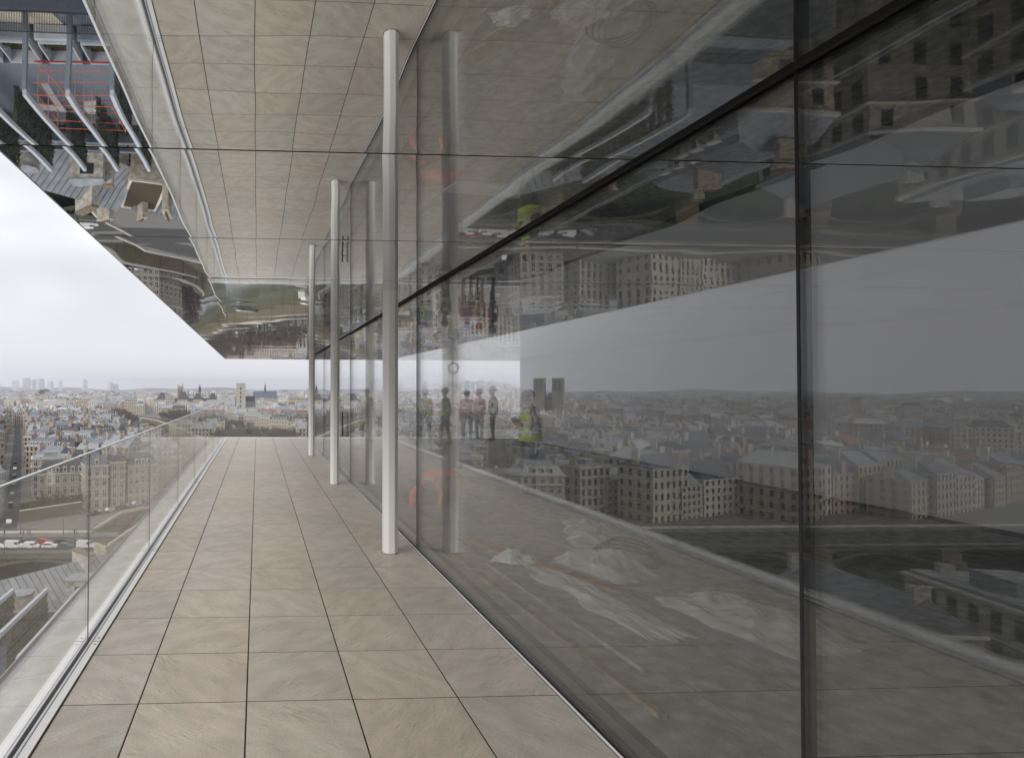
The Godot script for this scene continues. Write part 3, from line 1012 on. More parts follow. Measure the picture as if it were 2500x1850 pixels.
# the many houses: the nearest ones singly, the rest as one far mass of roofs
func make_city() -> void:
	make_prototypes()
	var spots := []
	rng.seed = 4242
	for area in [[ISLAND, -0.36, 15.5, 17.0], [BANK, 0.2, 19.0, 20.0], [LEFT_BANK, 0.5, 19.0, 20.0]]:
		var poly: PackedVector2Array = area[0]
		var base: float = area[1]
		var sx: float = area[2]
		var sz: float = area[3]
		var ux := Vector2(cos(base), sin(base))
		var uz := Vector2(-sin(base), cos(base))
		for j in range(-40, 140):
			for i in range(-90, 90):
				var p: Vector2 = Vector2(-90, 260) + ux * (sx * i) + uz * (sz * j)
				if p.y < 150 or p.y > 1700:
					continue
				var ang := rad_to_deg(atan2(p.x, p.y))
				if ang < -54 or ang > 33:
					continue
				if area[0] == BANK and (i % 7 == 3 or j % 5 == 2):
					continue
				if area[0] != BANK and (j % 4 == 2):
					continue
				p += Vector2(rng.randf_range(-1.5, 1.5), rng.randf_range(-1.5, 1.5))
				if not in_poly(p, poly):
					continue
				var edge := near_edge(p, poly)
				if edge < ((14.0 if p.y < 430 else 38.0) if area[0] == ISLAND else 62.0 if p.y > 250 and p.x > -60 else 34.0):
					continue
				if area[0] == ISLAND and p.y > 395 and p.x > -0.24 * p.y:
					continue
				if area[0] == ISLAND and off_street(p) < 12.5:
					continue
				if p.y < 330 and p.x > -20:
					continue
				if area[0] == BANK and p.y < 330:
					continue
				if not clear_of(p, 9.0):
					continue
				spots.append([p, base + (PI / 2 if rng.randf() < 0.3 else 0.0) + rng.randf_range(-0.06, 0.06), rng.randi(), ang])
	spots.sort_custom(func(a, b): return seen_weight(a) < seen_weight(b))
	var single := 0
	var mass := MB.new()
	mass.colored = true
	var dark := MB.new()
	for s in spots:
		var p: Vector2 = s[0]
		var pick: int = int(s[2]) % protos.size()
		if single < 270 and s[3] > -31.0 and s[3] < 27.0:
			var pr: Dictionary = protos[pick]
			if (KINDS[pr.kind][3] == "flat" or KINDS[pr.kind][4] == 8) and s[2] % 4:
				pick = (pick + 5) % protos.size()
				pr = protos[pick]
			var o: Node3D = pr.node.duplicate()
			o.name = numbered("town_house")
			add_child(o)
			o.position = D(p.x, STREET + 0.02 - 2.0 * float(s[2] % 97) / 97.0, p.y)
			o.rotation.y = s[1]
			o.scale = Vector3(0.95 + 0.14 * float(s[2] % 31) / 31.0, 0.92 + 0.2 * float(s[2] % 53) / 53.0, 1.0)
			var where := ""
			if in_poly(p, ISLAND):
				where = "lining the straight island street" if off_street(p) < 22.0 else "near the island quay" if near_edge(p, ISLAND) < 34.0 else "in the middle of the island"
			else:
				where = "behind the far quay houses" if p.length() < 720.0 else "far beyond the river"
			var lab: String = ("tall " if o.scale.y > 1.05 else "low " if o.scale.y < 0.985 else "") + KINDS[pr.kind][1] + " " + where
			tag(o, lab, "house", lab)
			single += 1
		else:
			mass_house(mass, dark, p, s[1], s[2])
	# farther still, down to the horizon
	rng.seed = 77
	for k in 5200:
		var ang := deg_to_rad(rng.randf_range(-56, 34))
		var dd := 1500.0 * pow(4.6, rng.randf())
		mass_house(mass, dark, Vector2(sin(ang), cos(ang)) * dd, rng.randf() * PI, rng.randi())
	var m := part("far_rooftops", mass.mesh(), M.tint, self)
	tag(m, "sea of far off pale houses and grey roofs reaching to the horizon", "rooftops", "", "stuff")
	var m2 := part("far_windows", dark.mesh(), M.pane, m)
	m2.set_meta("kind", "stuff")
	for pr in protos:
		pr.node.free()

func seen_weight(s: Array) -> float:
	var a: float = s[3]
	return s[0].length() + (0.0 if a > -26.0 and a < 26.0 else 250.0)

func mass_house(mb: MB, dark: MB, p: Vector2, turn: float, sd: int) -> void:
	var k := float(sd % 101) / 101.0
	var k2 := float((sd / 101) % 89) / 89.0
	var k3 := float((sd / 9001) % 83) / 83.0
	var far := p.length()
	var big := 1.0 if far < 1700 else 1.0 + (far - 1700.0) / 2600.0
	var w := lerpf(12, 24, k) * big
	var dp := lerpf(11, 15, k2) * big
	var h := lerpf(13, 21, k3) + (14.0 if sd % 61 == 0 and far > 900 else 0.0)
	var x := Transform3D(Basis(Vector3.UP, turn), D(p.x, STREET - 1.0, p.y))
	var cols := [Color(0.52, 0.47, 0.39), Color(0.60, 0.57, 0.51), Color(0.46, 0.41, 0.34), Color(0.64, 0.62, 0.58), Color(0.52, 0.43, 0.35)]
	mb.tint = cols[sd % 5] * (0.9 + 0.2 * k2)
	mb.obox(x * Transform3D(Basis(), Vector3(0, h / 2, 0)), Vector3(w, h, dp))
	var roofs := [Color(0.22, 0.245, 0.285), Color(0.32, 0.345, 0.38), Color(0.16, 0.18, 0.225), Color(0.09, 0.095, 0.115), Color(0.30, 0.19, 0.15) if sd % 4 == 0 else Color(0.30, 0.32, 0.36), Color(0.26, 0.285, 0.325), Color(0.45, 0.46, 0.47)]
	mb.tint = roofs[(sd / 7) % 7]
	if sd % 9 == 0:
		mb.obox(x * Transform3D(Basis(), Vector3(0, h + 0.3, 0)), Vector3(w - 0.6, 0.6, dp - 0.6))
	else:
		var hh := dp * lerpf(0.22, 0.38, k)
		var a := [x * Vector3(-w / 2, h, -dp / 2), x * Vector3(w / 2, h, -dp / 2), x * Vector3(w / 2, h, dp / 2), x * Vector3(-w / 2, h, dp / 2)]
		var e := [x * Vector3(-w / 2 + dp * 0.25, h + hh, 0), x * Vector3(w / 2 - dp * 0.25, h + hh, 0)]
		mb.quad(a[0], a[1], e[1], e[0], x.basis * Vector3(0, 1, -0.5))
		mb.quad(a[3], a[2], e[1], e[0], x.basis * Vector3(0, 1, 0.5))
		mb.tri(a[0], a[3], e[0], x.basis * Vector3(-1, 0.5, 0))
		mb.tri(a[1], a[2], e[1], x.basis * Vector3(1, 0.5, 0))
		mb.tint = cols[(sd / 3) % 5]
		for q in 2:
			mb.obox(x * Transform3D(Basis(), Vector3((q - 0.5) * (w - 1.0), h + hh * 0.8, 0)), Vector3(0.8, hh * 0.8 + 2.0, 2.6))
	if far < 1350.0:
		var to_eye := Vector3(-p.x, 0, p.y).normalized()
		for f in [[Vector3(0, 0, 1), 0.0, w, dp / 2], [Vector3(0, 0, -1), PI, w, dp / 2], [Vector3(1, 0, 0), PI / 2, dp, w / 2], [Vector3(-1, 0, 0), -PI / 2, dp, w / 2]]:
			if (x.basis * f[0]).dot(to_eye) < 0.1:
				continue
			var y := x * Transform3D(Basis(Vector3.UP, f[1]), Vector3.ZERO)
			var nb := int(f[2] / 3.0)
			for fl in 5:
				for b in nb:
					var c := y * Vector3((b + 0.5) / nb * f[2] - f[2] / 2, h * (fl + 0.5) / 5.0, f[3] + 0.06)
					var sx := y.basis.x * 0.62
					var sy := Vector3(0, h * 0.055, 0)
					dark.quad(c - sx - sy, c + sx - sy, c + sx + sy, c - sx + sy, y.basis.z)

# ---------- trees without leaves ----------
var tree_kinds := []
func make_tree_kinds() -> void:
	for k in 4:
		var r := RandomNumberGenerator.new()
		r.seed = 300 + k
		var tb := MB.new()
		var cb := MB.new()
		var H := r.randf_range(12.0, 15.5)
		var fork := H * 0.3
		tb.tube(Vector3.ZERO, Vector3(0.1, fork, 0.05), 0.32, 0.24, 7)
		var ends := []
		for i in 6:
			var a := TAU * (i + r.randf_range(-0.2, 0.2)) / 6.0
			var up := r.randf_range(0.9, 1.7)
			var d := Vector3(cos(a), up, sin(a)).normalized()
			var st := Vector3(0.1, fork * r.randf_range(0.8, 1.0), 0.05)
			var m := st + d * H * 0.28
			tb.tube(st, m, 0.15, 0.10, 5, false)
			for q in 3:
				var d2 := (d + Vector3(r.randf_range(-0.7, 0.7), r.randf_range(-0.1, 0.7), r.randf_range(-0.7, 0.7))).normalized()
				var e := m + d2 * H * r.randf_range(0.2, 0.34)
				tb.tube(m, e, 0.09, 0.045, 4, false)
				ends.append([m, e, d2])
		for b in ends:
			for q in 80:
				var f := r.randf_range(0.1, 1.1)
				var st: Vector3 = b[0].lerp(b[1], f)
				var d: Vector3 = (b[2] * 0.7 + Vector3(r.randf_range(-1, 1), r.randf_range(-0.3, 1.1), r.randf_range(-1, 1))).normalized()
				var l := r.randf_range(0.8, 2.4)
				var sd := d.cross(Vector3(r.randf() - 0.5, r.randf() - 0.5, r.randf() - 0.5)).normalized() * r.randf_range(0.024, 0.052)
				cb.tri(st - sd, st + sd, st + d * l, sd.cross(d))
				var s2: Vector3 = st + d * l * 0.45
				var d3 := (d + Vector3(r.randf_range(-0.8, 0.8), r.randf_range(-0.4, 0.8), r.randf_range(-0.8, 0.8))).normalized()
				cb.tri(s2 - sd * 0.7, s2 + sd * 0.7, s2 + d3 * l * 0.7, sd.cross(d3))
		tree_kinds.append([tb.mesh(), cb.mesh()])

func tree(at: Vector3, k: int, s: float, label: String, group: String) -> void:
	var t := thing("bare_tree", label, "tree", at, float(k * 37 % 63) * 0.1, group)
	t.scale = Vector3(s, s * (0.92 + 0.04 * (k % 5)), s)
	part("trunk", tree_kinds[k % 4][0], M.bark, t)
	part("crown", tree_kinds[k % 4][1], M.twig, t)

func make_trees() -> void:
	make_tree_kinds()
	var r := RandomNumberGenerator.new()
	r.seed = 5150
	var k := 0
	# far bank: two rows along the quay road
	var line := [Vector2(52, 345), Vector2(24, 392), Vector2(-2, 428), Vector2(-20, 452), Vector2(-37, 520), Vector2(-80, 664), Vector2(-144, 866)]
	for row in 2:
		var off: float = [0.0, 17.0][row]
		for i in line.size() - 1:
			var a: Vector2 = line[i]
			var b: Vector2 = line[i + 1]
			var n := int(a.distance_to(b) / (9.0 if i < 5 else 14.0))
			var side := (b - a).normalized().orthogonal()
			if side.x < 0: side = -side
			for q in n:
				var p := a.lerp(b, (q + 0.5) / n) + side * off + Vector2(r.randf_range(-1.5, 1.5), r.randf_range(-1.5, 1.5))
				tree(D(p.x, STREET, p.y), k, r.randf_range(0.9, 1.2), ["bare brown plane tree between the far quay road and the water", "bare brown plane tree in the row between far quay road and pavement", "bare brown plane tree in the row before the far quay houses"][row], "plane trees along the far quay, row %d" % (row + 1))
				k += 1
	# island side
	var isl := [Vector2(-33, 258), Vector2(-31, 280), Vector2(-33, 300), Vector2(-41, 352), Vector2(-63, 432), Vector2(-97, 541), Vector2(-145, 701), Vector2(-208, 878)]
	for i in isl.size() - 1:
		var a: Vector2 = isl[i]
		var b: Vector2 = isl[i + 1]
		var n := int(a.distance_to(b) / 10.5)
		for q in n:
			var p := a.lerp(b, (q + 0.5) / n)
			tree(D(p.x, STREET - (3.5 if i < 3 else 0.0), p.y), k, r.randf_range(0.8, 1.1), "bare plane tree along the quay of the island", "plane trees along the island quay")
			k += 1
	# the wide planted bank farther along
	for q in 134:
		var dd := r.randf_range(435.0, 900.0)
		var shore: float = -58.0 - (dd - 430.0) * 0.31
		var p := Vector2(lerpf(-0.245 * dd, shore - 6.0, r.randf()), dd)
		if q % 5 < 2:
			p = Vector2(-43.0 - (dd - 517.0) * 0.305 + r.randf_range(20, 54), dd)
		tree(D(p.x, STREET, p.y), k, r.randf_range(1.1, 1.5), "bare brown tree in the planted strip behind the quays", "trees behind the quays")
		k += 1
	for p in [Vector2(-82, 226), Vector2(-77, 229), Vector2(-70.5, 230), Vector2(-66.5, 228)]:
		tree(D(p.x, STREET, p.y), k, r.randf_range(0.5, 0.62), "small bare garden tree before the walled mansion", "garden trees of the mansion")
		k += 1

# ---------- the houses that can be told apart ----------
func hero(x: float, d: float, w: float, dp: float, h: float, floors: int, bays: int, roof: String, wall: int, rm: int, turn: float, label: String, drop := 0.0, group := "") -> void:
	var o := thing("town_house", label, "house", D(x, STREET + drop, d), turn, group)
	house(o, w, dp, h, floors, bays, roof, M.facade[wall], roof_material(rm), true, int(absf(x * 31 + d * 7)))
	taken.append([Vector2(x, d), maxf(w, dp) * 0.5])

func make_heroes() -> void:
	for q in [[-76, 214, 17], [-60, 210, 13], [-91, 198, 7], [-48, 224, 8]]:
		taken.append([Vector2(q[0], q[1]), float(q[2])])
	hero(-79.0, 242, 20, 12, 12.6, 3, 7, "slate", 0, 9, 0.3, "low stone mansion with tall windows behind the hedged garden wall")
	hero(-64.6, 233, 8.5, 12, 16.6, 4, 3, "mansard", 1, 2, 0.42, "narrow cream house with balcony between the mansion and the dormered house")
	hero(-57.6, 237, 5.6, 12, 17.6, 5, 2, "slate", 0, 9, 0.45, "slim stone house two windows wide on the island quay")
	hero(-49.6, 243, 12.5, 12, 15.6, 4, 5, "slate", 0, 9, 0.55, "stone house with a row of white dormers in a slate roof on the quay")
	hero(-43.6, 259, 15, 12, 16.4, 5, 5, "mansard", 2, 0, 1.0, "ochre house at the bend of the island quay")
	hero(-45.0, 279, 16, 12, 17.0, 5, 6, "mansard", 1, 1, 1.35, "pale house with shallow roof after the bend of the island quay")
	for k in 6:
		hero(-50.0 - k * 7.5, 300 + k * 25.0, 21, 12, 15.5 + (k * 7 % 4), 5, 7, "mansard" if k in [1, 3, 4] else "slate", k % 4, 0 if k in [1, 3, 4] else 9, 1.33, "%s fronted house in the curved row along the island quay, %s roof" % [["ochre", "cream", "buff", "whitish"][k % 4], "zinc" if k in [1, 3, 4] else "slate"])
	hero(-99.0, 208, 15, 13, 16.5, 5, 5, "mansard", 3, 1, 0.1, "whitish corner house at the mouth of the straight street")
	hero(-117.0, 240, 13, 16, 17.5, 5, 4, "mansard", 1, 2, -0.36, "cream house with blue roof lining the straight street")
	hero(-92.0, 263, 16, 13, 16.0, 5, 5, "flat", 3, 1, 0.35, "white flat roofed house behind the mansion")
	hero(-76.0, 262, 14, 11, 15.0, 5, 5, "slate", 0, 9, 0.3, "slate roofed house behind the mansion, chimney stacks at both ends")
	# far bank, seen over the end of the terrace
	hero(39, 512, 20, 14, 18, 5, 7, "slate", 0, 9, -0.42, "tall stone house with steep slate roof facing the far quay, first of three")
	hero(24, 550, 22, 14, 17.5, 5, 8, "slate", 1, 9, -0.5, "cream house with steep slate roof facing the far quay, second of three")
	hero(15, 595, 22, 14, 17.0, 5, 8, "mansard", 0, 0, -0.5, "stone house with zinc roof facing the far quay, third of three")
	for k in 5:
		hero(2.0 - k * 13.0, 645 + k * 46.0, 30, 14, 17.5 + k % 2, 5, 10, "mansard", k % 3, k % 2, -0.45, "long %s house in the row facing the far quay trees" % ["stone", "cream", "buff"][k % 3], 0.0, "row facing the far quay trees %d" % (k % 3))
	for k in 4:
		hero(64 + k * 24.0, 486 - k * 18.0, 22, 14, 18 + k % 2, 5, 8, "slate" if k % 2 else "mansard", k % 3, 9 if k % 2 else 0, -0.55, "%s house with %s roof facing the quay, seen past the glass door" % [["stone", "cream", "buff"][k % 3], "slate" if k % 2 else "zinc"])
	# the red roofed range beyond them
	hero(52, 720, 46, 12, 16.5, 5, 14, "gable", 3, 8, -0.06, "long whitish block with red tiled roof beyond the far quay houses")
	hero(14, 735, 20, 12, 17, 5, 7, "gable", 1, 8, -0.06, "short cream block with red tiled roof beyond the far quay houses")
	# right below the terrace
	hero(-9.6, 74.0, 5.5, 9, 21.0, 6, 2, "slate", 1, 9, 0.0, "narrow house with black slate roof wedged beside the gravel roof")
	hero(-26.4, 68.0, 23, 10.5, 21.7, 7, 8, "gable", 1, 1, 0.84, "old house with seamed zinc roof below the terrace, behind the planted fins")
	hero(-11.5, 85.0, 15, 10, 20.4, 6, 5, "gable", 1, 0, 0.62, "house with blue grey seamed roof below the terrace, beside the gravel roof")
	# gravel roof with cream kerb
	var g := thing("gravel_roof_house", "flat roofed house below the terrace, brown gravel inside a cream kerb", "house", D(-15.2, STREET, 76.6), 0.34)
	var gb := MB.new()
	gb.box(Vector3(-2.4, 0, -5.0), Vector3(2.4, 23.6, 5.0))
	part("wall", gb.mesh(), M.facade[1], g)
	var gk := MB.new()
	for s in [-1, 1]:
		gk.box(Vector3(s * 2.25 - 0.16, 23.6, -5.0), Vector3(s * 2.25 + 0.16, 23.95, 5.0))
		gk.box(Vector3(-2.09, 23.6, s * 4.85 - 0.16), Vector3(2.09, 23.94, s * 4.85 + 0.16))
	part("kerb", gk.mesh(), M.trim, g)
	var gg := MB.new()
	gg.box(Vector3(-2.09, 23.6, -4.69), Vector3(2.09, 23.8, 4.69))
	part("gravel", gg.mesh(), M.gravel, g)
	taken.append([Vector2(-15.2, 76.6), 7.0])
	# roof huts and flues on the zinc roof
	for k in 5:
		var at: Vector3 = [D(-24.6, -21.2, 62.0), D(-16.9, -20.4, 65.4), D(-19.0, -21.0, 64.8), D(-28.2, -21.2, 61.6), D(-21.4, -20.6, 72.6)][k]
		var lab: String = ["whitish eight sided roof hut on the seamed zinc roof", "slim whitish flue stack on the seamed zinc roof", "cream roof hut with a window above the seamed zinc roof", "short whitish stack with clay cap on the seamed zinc roof", "long chimney wall with clay pots above the seamed zinc roof"][k]
		var t := thing("roof_hut", lab, "roof hut", at, [0.5, 0.0, 0.05, 0.6, 0.8][k])
		var q := MB.new()
		var hs: Vector3 = [Vector3(2.2, 3.2, 2.2), Vector3(0.9, 2.9, 0.9), Vector3(3.4, 3.0, 2.2), Vector3(1.0, 2.0, 0.8), Vector3(0.8, 3.2, 4.0)][k]
		if k == 0:
			q.tube(Vector3(0, -1.2, 0), Vector3(0, 1.3, 0), 1.2, 1.2, 8)
		else:
			q.box(Vector3(-hs.x / 2, -1.2, -hs.z / 2), Vector3(hs.x / 2, hs.y - 1.2, hs.z / 2))
		part("wall", q.mesh(), M.facade[3], t)
		var c := MB.new()
		if k == 0:
			c.tube(Vector3(0, 1.3, 0), Vector3(0, 1.55, 0), 1.35, 1.25, 8)
		else:
			c.box(Vector3(-hs.x / 2 - 0.1, hs.y - 1.2, -hs.z / 2 - 0.1), Vector3(hs.x / 2 + 0.1, hs.y - 1.0, hs.z / 2 + 0.1))
		part("cap", c.mesh(), M.zinc[1] if k in [0, 2] else M.stone, t)
		if k == 2:
			var wq := MB.new()
			wq.box(Vector3(-0.7, 0.1, hs.z / 2), Vector3(0.7, 1.3, hs.z / 2 + 0.06))
			part("window", wq.mesh(), M.pane, t)
	# houses on the near bank to the side, which the glass wall mirrors
	rng.seed = 818
	for j in 5:
		for i in 8:
			var x := -58.0 - i * 19.0 + rng.randf_range(-2, 2)
			var d := 72.0 - j * 24.0 + rng.randf_range(-2, 2)
			if i == 0 and j in [1, 2]:
				continue
			var q := (i * 3 + j * 5) % 8
			var o := thing("town_house", KINDS[q][1] + " on the near bank", "house", D(x, STREET - 1.0, d), PI / 2 + 0.1 * (i % 3), KINDS[q][1] + " on the near bank")
			house(o, 17, 12, 17.0 + (i * 7 + j * 3) % 5, 5, 6, KINDS[q][3], M.facade[KINDS[q][2]], roof_material(KINDS[q][4]), false, i * 9 + j)

	# garden wall, hedge and lawn before the mansion
	var gw := MB.new()
	gw.bar(D(-82.5, STREET + 2.0, 206), D(-66.5, STREET + 2.0, 221.5), 0.8, 4.0)
	gw.bar(D(-82.5, STREET + 2.0, 206), D(-89.5, STREET + 2.0, 226), 0.8, 4.0)
	var wl := part("garden_wall", gw.mesh(), M.stone, self)
	tag(wl, "stone garden wall in front of the low mansion", "wall")
	var gc := MB.new()
	gc.bar(D(-82.6, STREET + 4.15, 205.9), D(-66.4, STREET + 4.15, 221.6), 1.1, 0.3)
	part("wall_cap", gc.mesh(), M.trim, wl)
	var hd := thing("garden_hedge", "dark clipped hedge behind the stone garden wall", "hedge", D(-75.2, STREET, 215.6), 0.0)
	part("foliage", hedge_mesh(Vector3(0, 4.4, 0), Vector3(22.0, 3.6, 1.6), 5000, 0.28, 7, 0.77), M.hedge, hd)
	strip("lawn", [Vector2(-86, 221), Vector2(-71, 233)], 14.0, STREET + 0.03, M.grass, "garden lawn of the low mansion")

# clipped planting: leaf-sized faces through a box; turned about the upright axis
func hedge_mesh(mid: Vector3, size: Vector3, n: int, leaf: float, sd: int, turn := 0.0, dry := 0.3) -> ArrayMesh:
	var r := RandomNumberGenerator.new()
	r.seed = sd
	var mb := MB.new()
	mb.colored = true
	var b := Basis(Vector3.UP, turn)
	for k in n:
		var p := Vector3(r.randf_range(-0.5, 0.5) * size.x, r.randf_range(-0.5, 0.5) * size.y, r.randf_range(-0.5, 0.5) * size.z)
		var f := r.randi() % 3
		if r.randf() < 0.6:
			if f == 0: p.x = size.x * 0.5 * signf(p.x) * r.randf_range(0.9, 1.06)
			elif f == 1: p.y = size.y * 0.5 * r.randf_range(0.9, 1.08)
			else: p.z = size.z * 0.5 * signf(p.z) * r.randf_range(0.85, 1.15)
		var g := r.randf()
		mb.tint = Color(0.09, 0.075, 0.04) if g < dry else Color(0.035, 0.06, 0.02).lerp(Color(0.085, 0.115, 0.035), r.randf())
		var a := Vector3(r.randf() - 0.5, r.randf() - 0.5, r.randf() - 0.5).normalized() * leaf
		var c := a.cross(Vector3(r.randf() - 0.5, r.randf() - 0.5, r.randf() - 0.5)).normalized() * leaf * 0.6
		var q := mid + b * p
		mb.quad(q - a, q - c, q + a, q + c, Vector3.UP)
	return mb.mesh()

# ---------- the bridge and what stands on it ----------
func make_bridge() -> void:
	var t := thing("road_bridge", "iron arch bridge on stone piers carrying slow traffic over the river", "bridge")
	var dk := MB.new()
	dk.box(D(-330, STREET - 1.1, 191.5), D(-44, STREET - 0.02, 166.5))
	part("deck", dk.mesh(), M.iron, t)
	var rd := MB.new()
	rd.quad(D(-330, STREET + 0.004, 186), D(-44, STREET + 0.004, 186), D(-44, STREET + 0.004, 170.6), D(-330, STREET + 0.004, 170.6), Vector3.UP)
	part("roadway", rd.mesh(), M.asphalt, t)
	for s in [[186.0, 191.4], [166.9, 170.6]]:
		var pv := MB.new()
		pv.box(D(-330, STREET - 0.02, s[1]), D(-44, STREET + 0.14, s[0]))
		part("footway", pv.mesh(), M.pavement, t)
	var mk := MB.new()
	for k in 60:
		mk.quad(D(-200 + k * 2.6, STREET + 0.008, 175.6), D(-198.7 + k * 2.6, STREET + 0.008, 175.6), D(-198.7 + k * 2.6, STREET + 0.008, 175.45), D(-200 + k * 2.6, STREET + 0.008, 175.45), Vector3.UP)
	part("lane_marks", mk.mesh(), M.mark, t).set_meta("kind", "stuff")
	for d in [166.7, 191.3]:
		var rl := MB.new()
		rl.box(D(-330, STREET + 1.08, d + 0.12), D(-44, STREET + 1.25, d - 0.12))
		rl.box(D(-330, STREET + 0.14, d + 0.1), D(-44, STREET + 0.32, d - 0.1))
		part("rail", rl.mesh(), M.iron, t)
		var bl := MB.new()
		for k in 240:
			var x := -164.0 + k * 0.5
			bl.box(D(x - 0.07, STREET + 0.32, d + 0.05), D(x + 0.07, STREET + 1.08, d - 0.05))
		part("balusters", bl.mesh(), M.iron, t).set_meta("kind", "stuff")
	for x in [-83.0, -124.0, -165.0, -206.0]:
		var pr := MB.new()
		pr.box(D(x - 3.2, WATER - 1, 193.0), D(x + 3.2, STREET - 1.1, 165.0))
		pr.box(D(x - 3.6, STREET - 1.1, 193.4), D(x + 3.6, STREET - 0.4, 164.6))
		pr.tube(D(x, WATER - 1, 165.0), D(x, WATER + 4.0, 165.0), 3.2, 3.0, 14)
		part("pier", pr.mesh(), M.stone, t)
		for d in [167.4, 173.0, 179.0, 185.0, 190.4]:
			var rb := MB.new()
			var prev := Vector3.ZERO
			for q in 17:
				var u := q / 16.0
				var y := lerpf(WATER + 2.2, STREET - 1.8, 1.0 - pow(2.0 * u - 1.0, 2.0))
				var p := D(x + 3.2 + u * 34.6, y, d)
				if q:
					rb.bar(prev, p, 0.35, 0.8)
				if q > 0 and q < 16 and d < 168:
					rb.box(D(p.x - 0.12, y, d + 0.12), D(p.x + 0.12, STREET - 1.1, d - 0.12))
				prev = p
			if d < 168:
				for q in 2:
					rb.box(D(x + 3.2, STREET - 2.4 - q * 1.7, d + 0.08), D(x + 3.2 + [9.0, 5.0][q], STREET - 2.2 - q * 1.7, d - 0.08))
					rb.box(D(x + 37.8 - [9.0, 5.0][q], STREET - 2.4 - q * 1.7, d + 0.08), D(x + 37.8, STREET - 2.2 - q * 1.7, d - 0.08))
			part("arch_rib", rb.mesh(), M.iron, t)
	for k in 6:
		var at: Vector3 = [D(-71.5, STREET + 0.14, 167.6), D(-75.8, STREET + 0.14, 189.6), D(-54.0, STREET + 0.14, 187.4), D(-52.0, STREET + 0.14, 167.6), D(-92.0, STREET + 0.14, 167.6), D(-62.0, STREET + 0.14, 188.6)][k]
		var lp := thing("street_lamp", "black cast iron street lamp on the bridge footway", "street lamp", at, 0.0, "lamps on the bridge")
		var b := MB.new()
		b.tube(Vector3.ZERO, Vector3(0, 1.0, 0), 0.22, 0.14, 8)
		b.tube(Vector3(0, 1.0, 0), Vector3(0, 5.6, 0), 0.09, 0.06, 8)
		part("post", b.mesh(), M.dark_metal, lp)
		var l := MB.new()
		l.tube(Vector3(0, 5.6, 0), Vector3(0, 6.2, 0), 0.14, 0.26, 6)
		l.tube(Vector3(0, 6.2, 0), Vector3(0, 6.5, 0), 0.30, 0.04, 6)
		part("lantern", l.mesh(), M.dark_metal, lp)

var car_shapes := {}
func car_shape(kind: String) -> Array:
	if car_shapes.has(kind):
		return car_shapes[kind]
	var L := 4.2
	var body: PackedVector2Array
	var cab: PackedVector2Array
	if kind == "van":
		L = 5.2
		body = PackedVector2Array([Vector2(-2.6, 0.35), Vector2(2.55, 0.35), Vector2(2.6, 0.85), Vector2(2.3, 1.15), Vector2(1.75, 1.3), Vector2(1.1, 2.05), Vector2(0.8, 2.2), Vector2(-2.5, 2.25), Vector2(-2.6, 2.1)])
		cab = PackedVector2Array([Vector2(0.35, 1.35), Vector2(1.62, 1.36), Vector2(1.05, 2.0), Vector2(0.4, 2.02)])
	elif kind == "small_van":
		L = 4.4
		body = PackedVector2Array([Vector2(-2.2, 0.32), Vector2(2.15, 0.32), Vector2(2.2, 0.75), Vector2(1.95, 1.0), Vector2(1.35, 1.12), Vector2(0.7, 1.72), Vector2(0.4, 1.82), Vector2(-2.1, 1.86), Vector2(-2.2, 1.7)])
		cab = PackedVector2Array([Vector2(-0.25, 1.16), Vector2(1.2, 1.17), Vector2(0.65, 1.66), Vector2(-0.2, 1.68)])
	elif kind == "suv":
		body = PackedVector2Array([Vector2(-2.1, 0.35), Vector2(2.1, 0.35), Vector2(2.15, 0.8), Vector2(1.9, 1.02), Vector2(1.0, 1.1), Vector2(0.45, 1.62), Vector2(-1.5, 1.7), Vector2(-1.95, 1.3), Vector2(-2.15, 0.9)])
		cab = PackedVector2Array([Vector2(-1.75, 1.12), Vector2(0.85, 1.13), Vector2(0.38, 1.55), Vector2(-1.4, 1.6)])
	else:
		body = PackedVector2Array([Vector2(-2.05, 0.3), Vector2(2.1, 0.3), Vector2(2.15, 0.65), Vector2(1.9, 0.88), Vector2(0.95, 0.98), Vector2(0.3, 1.42), Vector2(-1.2, 1.47), Vector2(-1.8, 1.05), Vector2(-2.1, 0.9)])
		cab = PackedVector2Array([Vector2(-1.55, 1.0), Vector2(0.78, 1.0), Vector2(0.25, 1.36), Vector2(-1.1, 1.4)])
	var b := MB.new()
	b.prism(body, -0.86, 0.86)
	var g := MB.new()
	g.prism(cab, -0.872, 0.872)
	# windscreen and rear light follow the slope of the body
	var f0: Vector2 = cab[1] + Vector2(0.12, 0)
	var f1: Vector2 = cab[2] + Vector2(0.11, 0.02)
	g.quad(Vector3(f0.x, f0.y, -0.7), Vector3(f0.x, f0.y, 0.7), Vector3(f1.x, f1.y, 0.66), Vector3(f1.x, f1.y, -0.66), Vector3(1, 1, 0))
	var wh := MB.new()
	wh.tube(Vector3(0, 0, -0.1), Vector3(0, 0, 0.1), 0.33, 0.33, 12)
	var rim := MB.new()
	rim.tube(Vector3(0, 0, -0.11), Vector3(0, 0, 0.11), 0.19, 0.19, 10)
	var li := MB.new()
	li.box(Vector3(body[2].x - 0.16, body[2].y - 0.1, -0.8), Vector3(body[2].x + 0.015, body[2].y + 0.05, -0.45))
	car_shapes[kind] = [b.mesh(), g.mesh(), wh.mesh(), rim.mesh(), li.mesh(), L]
	return car_shapes[kind]

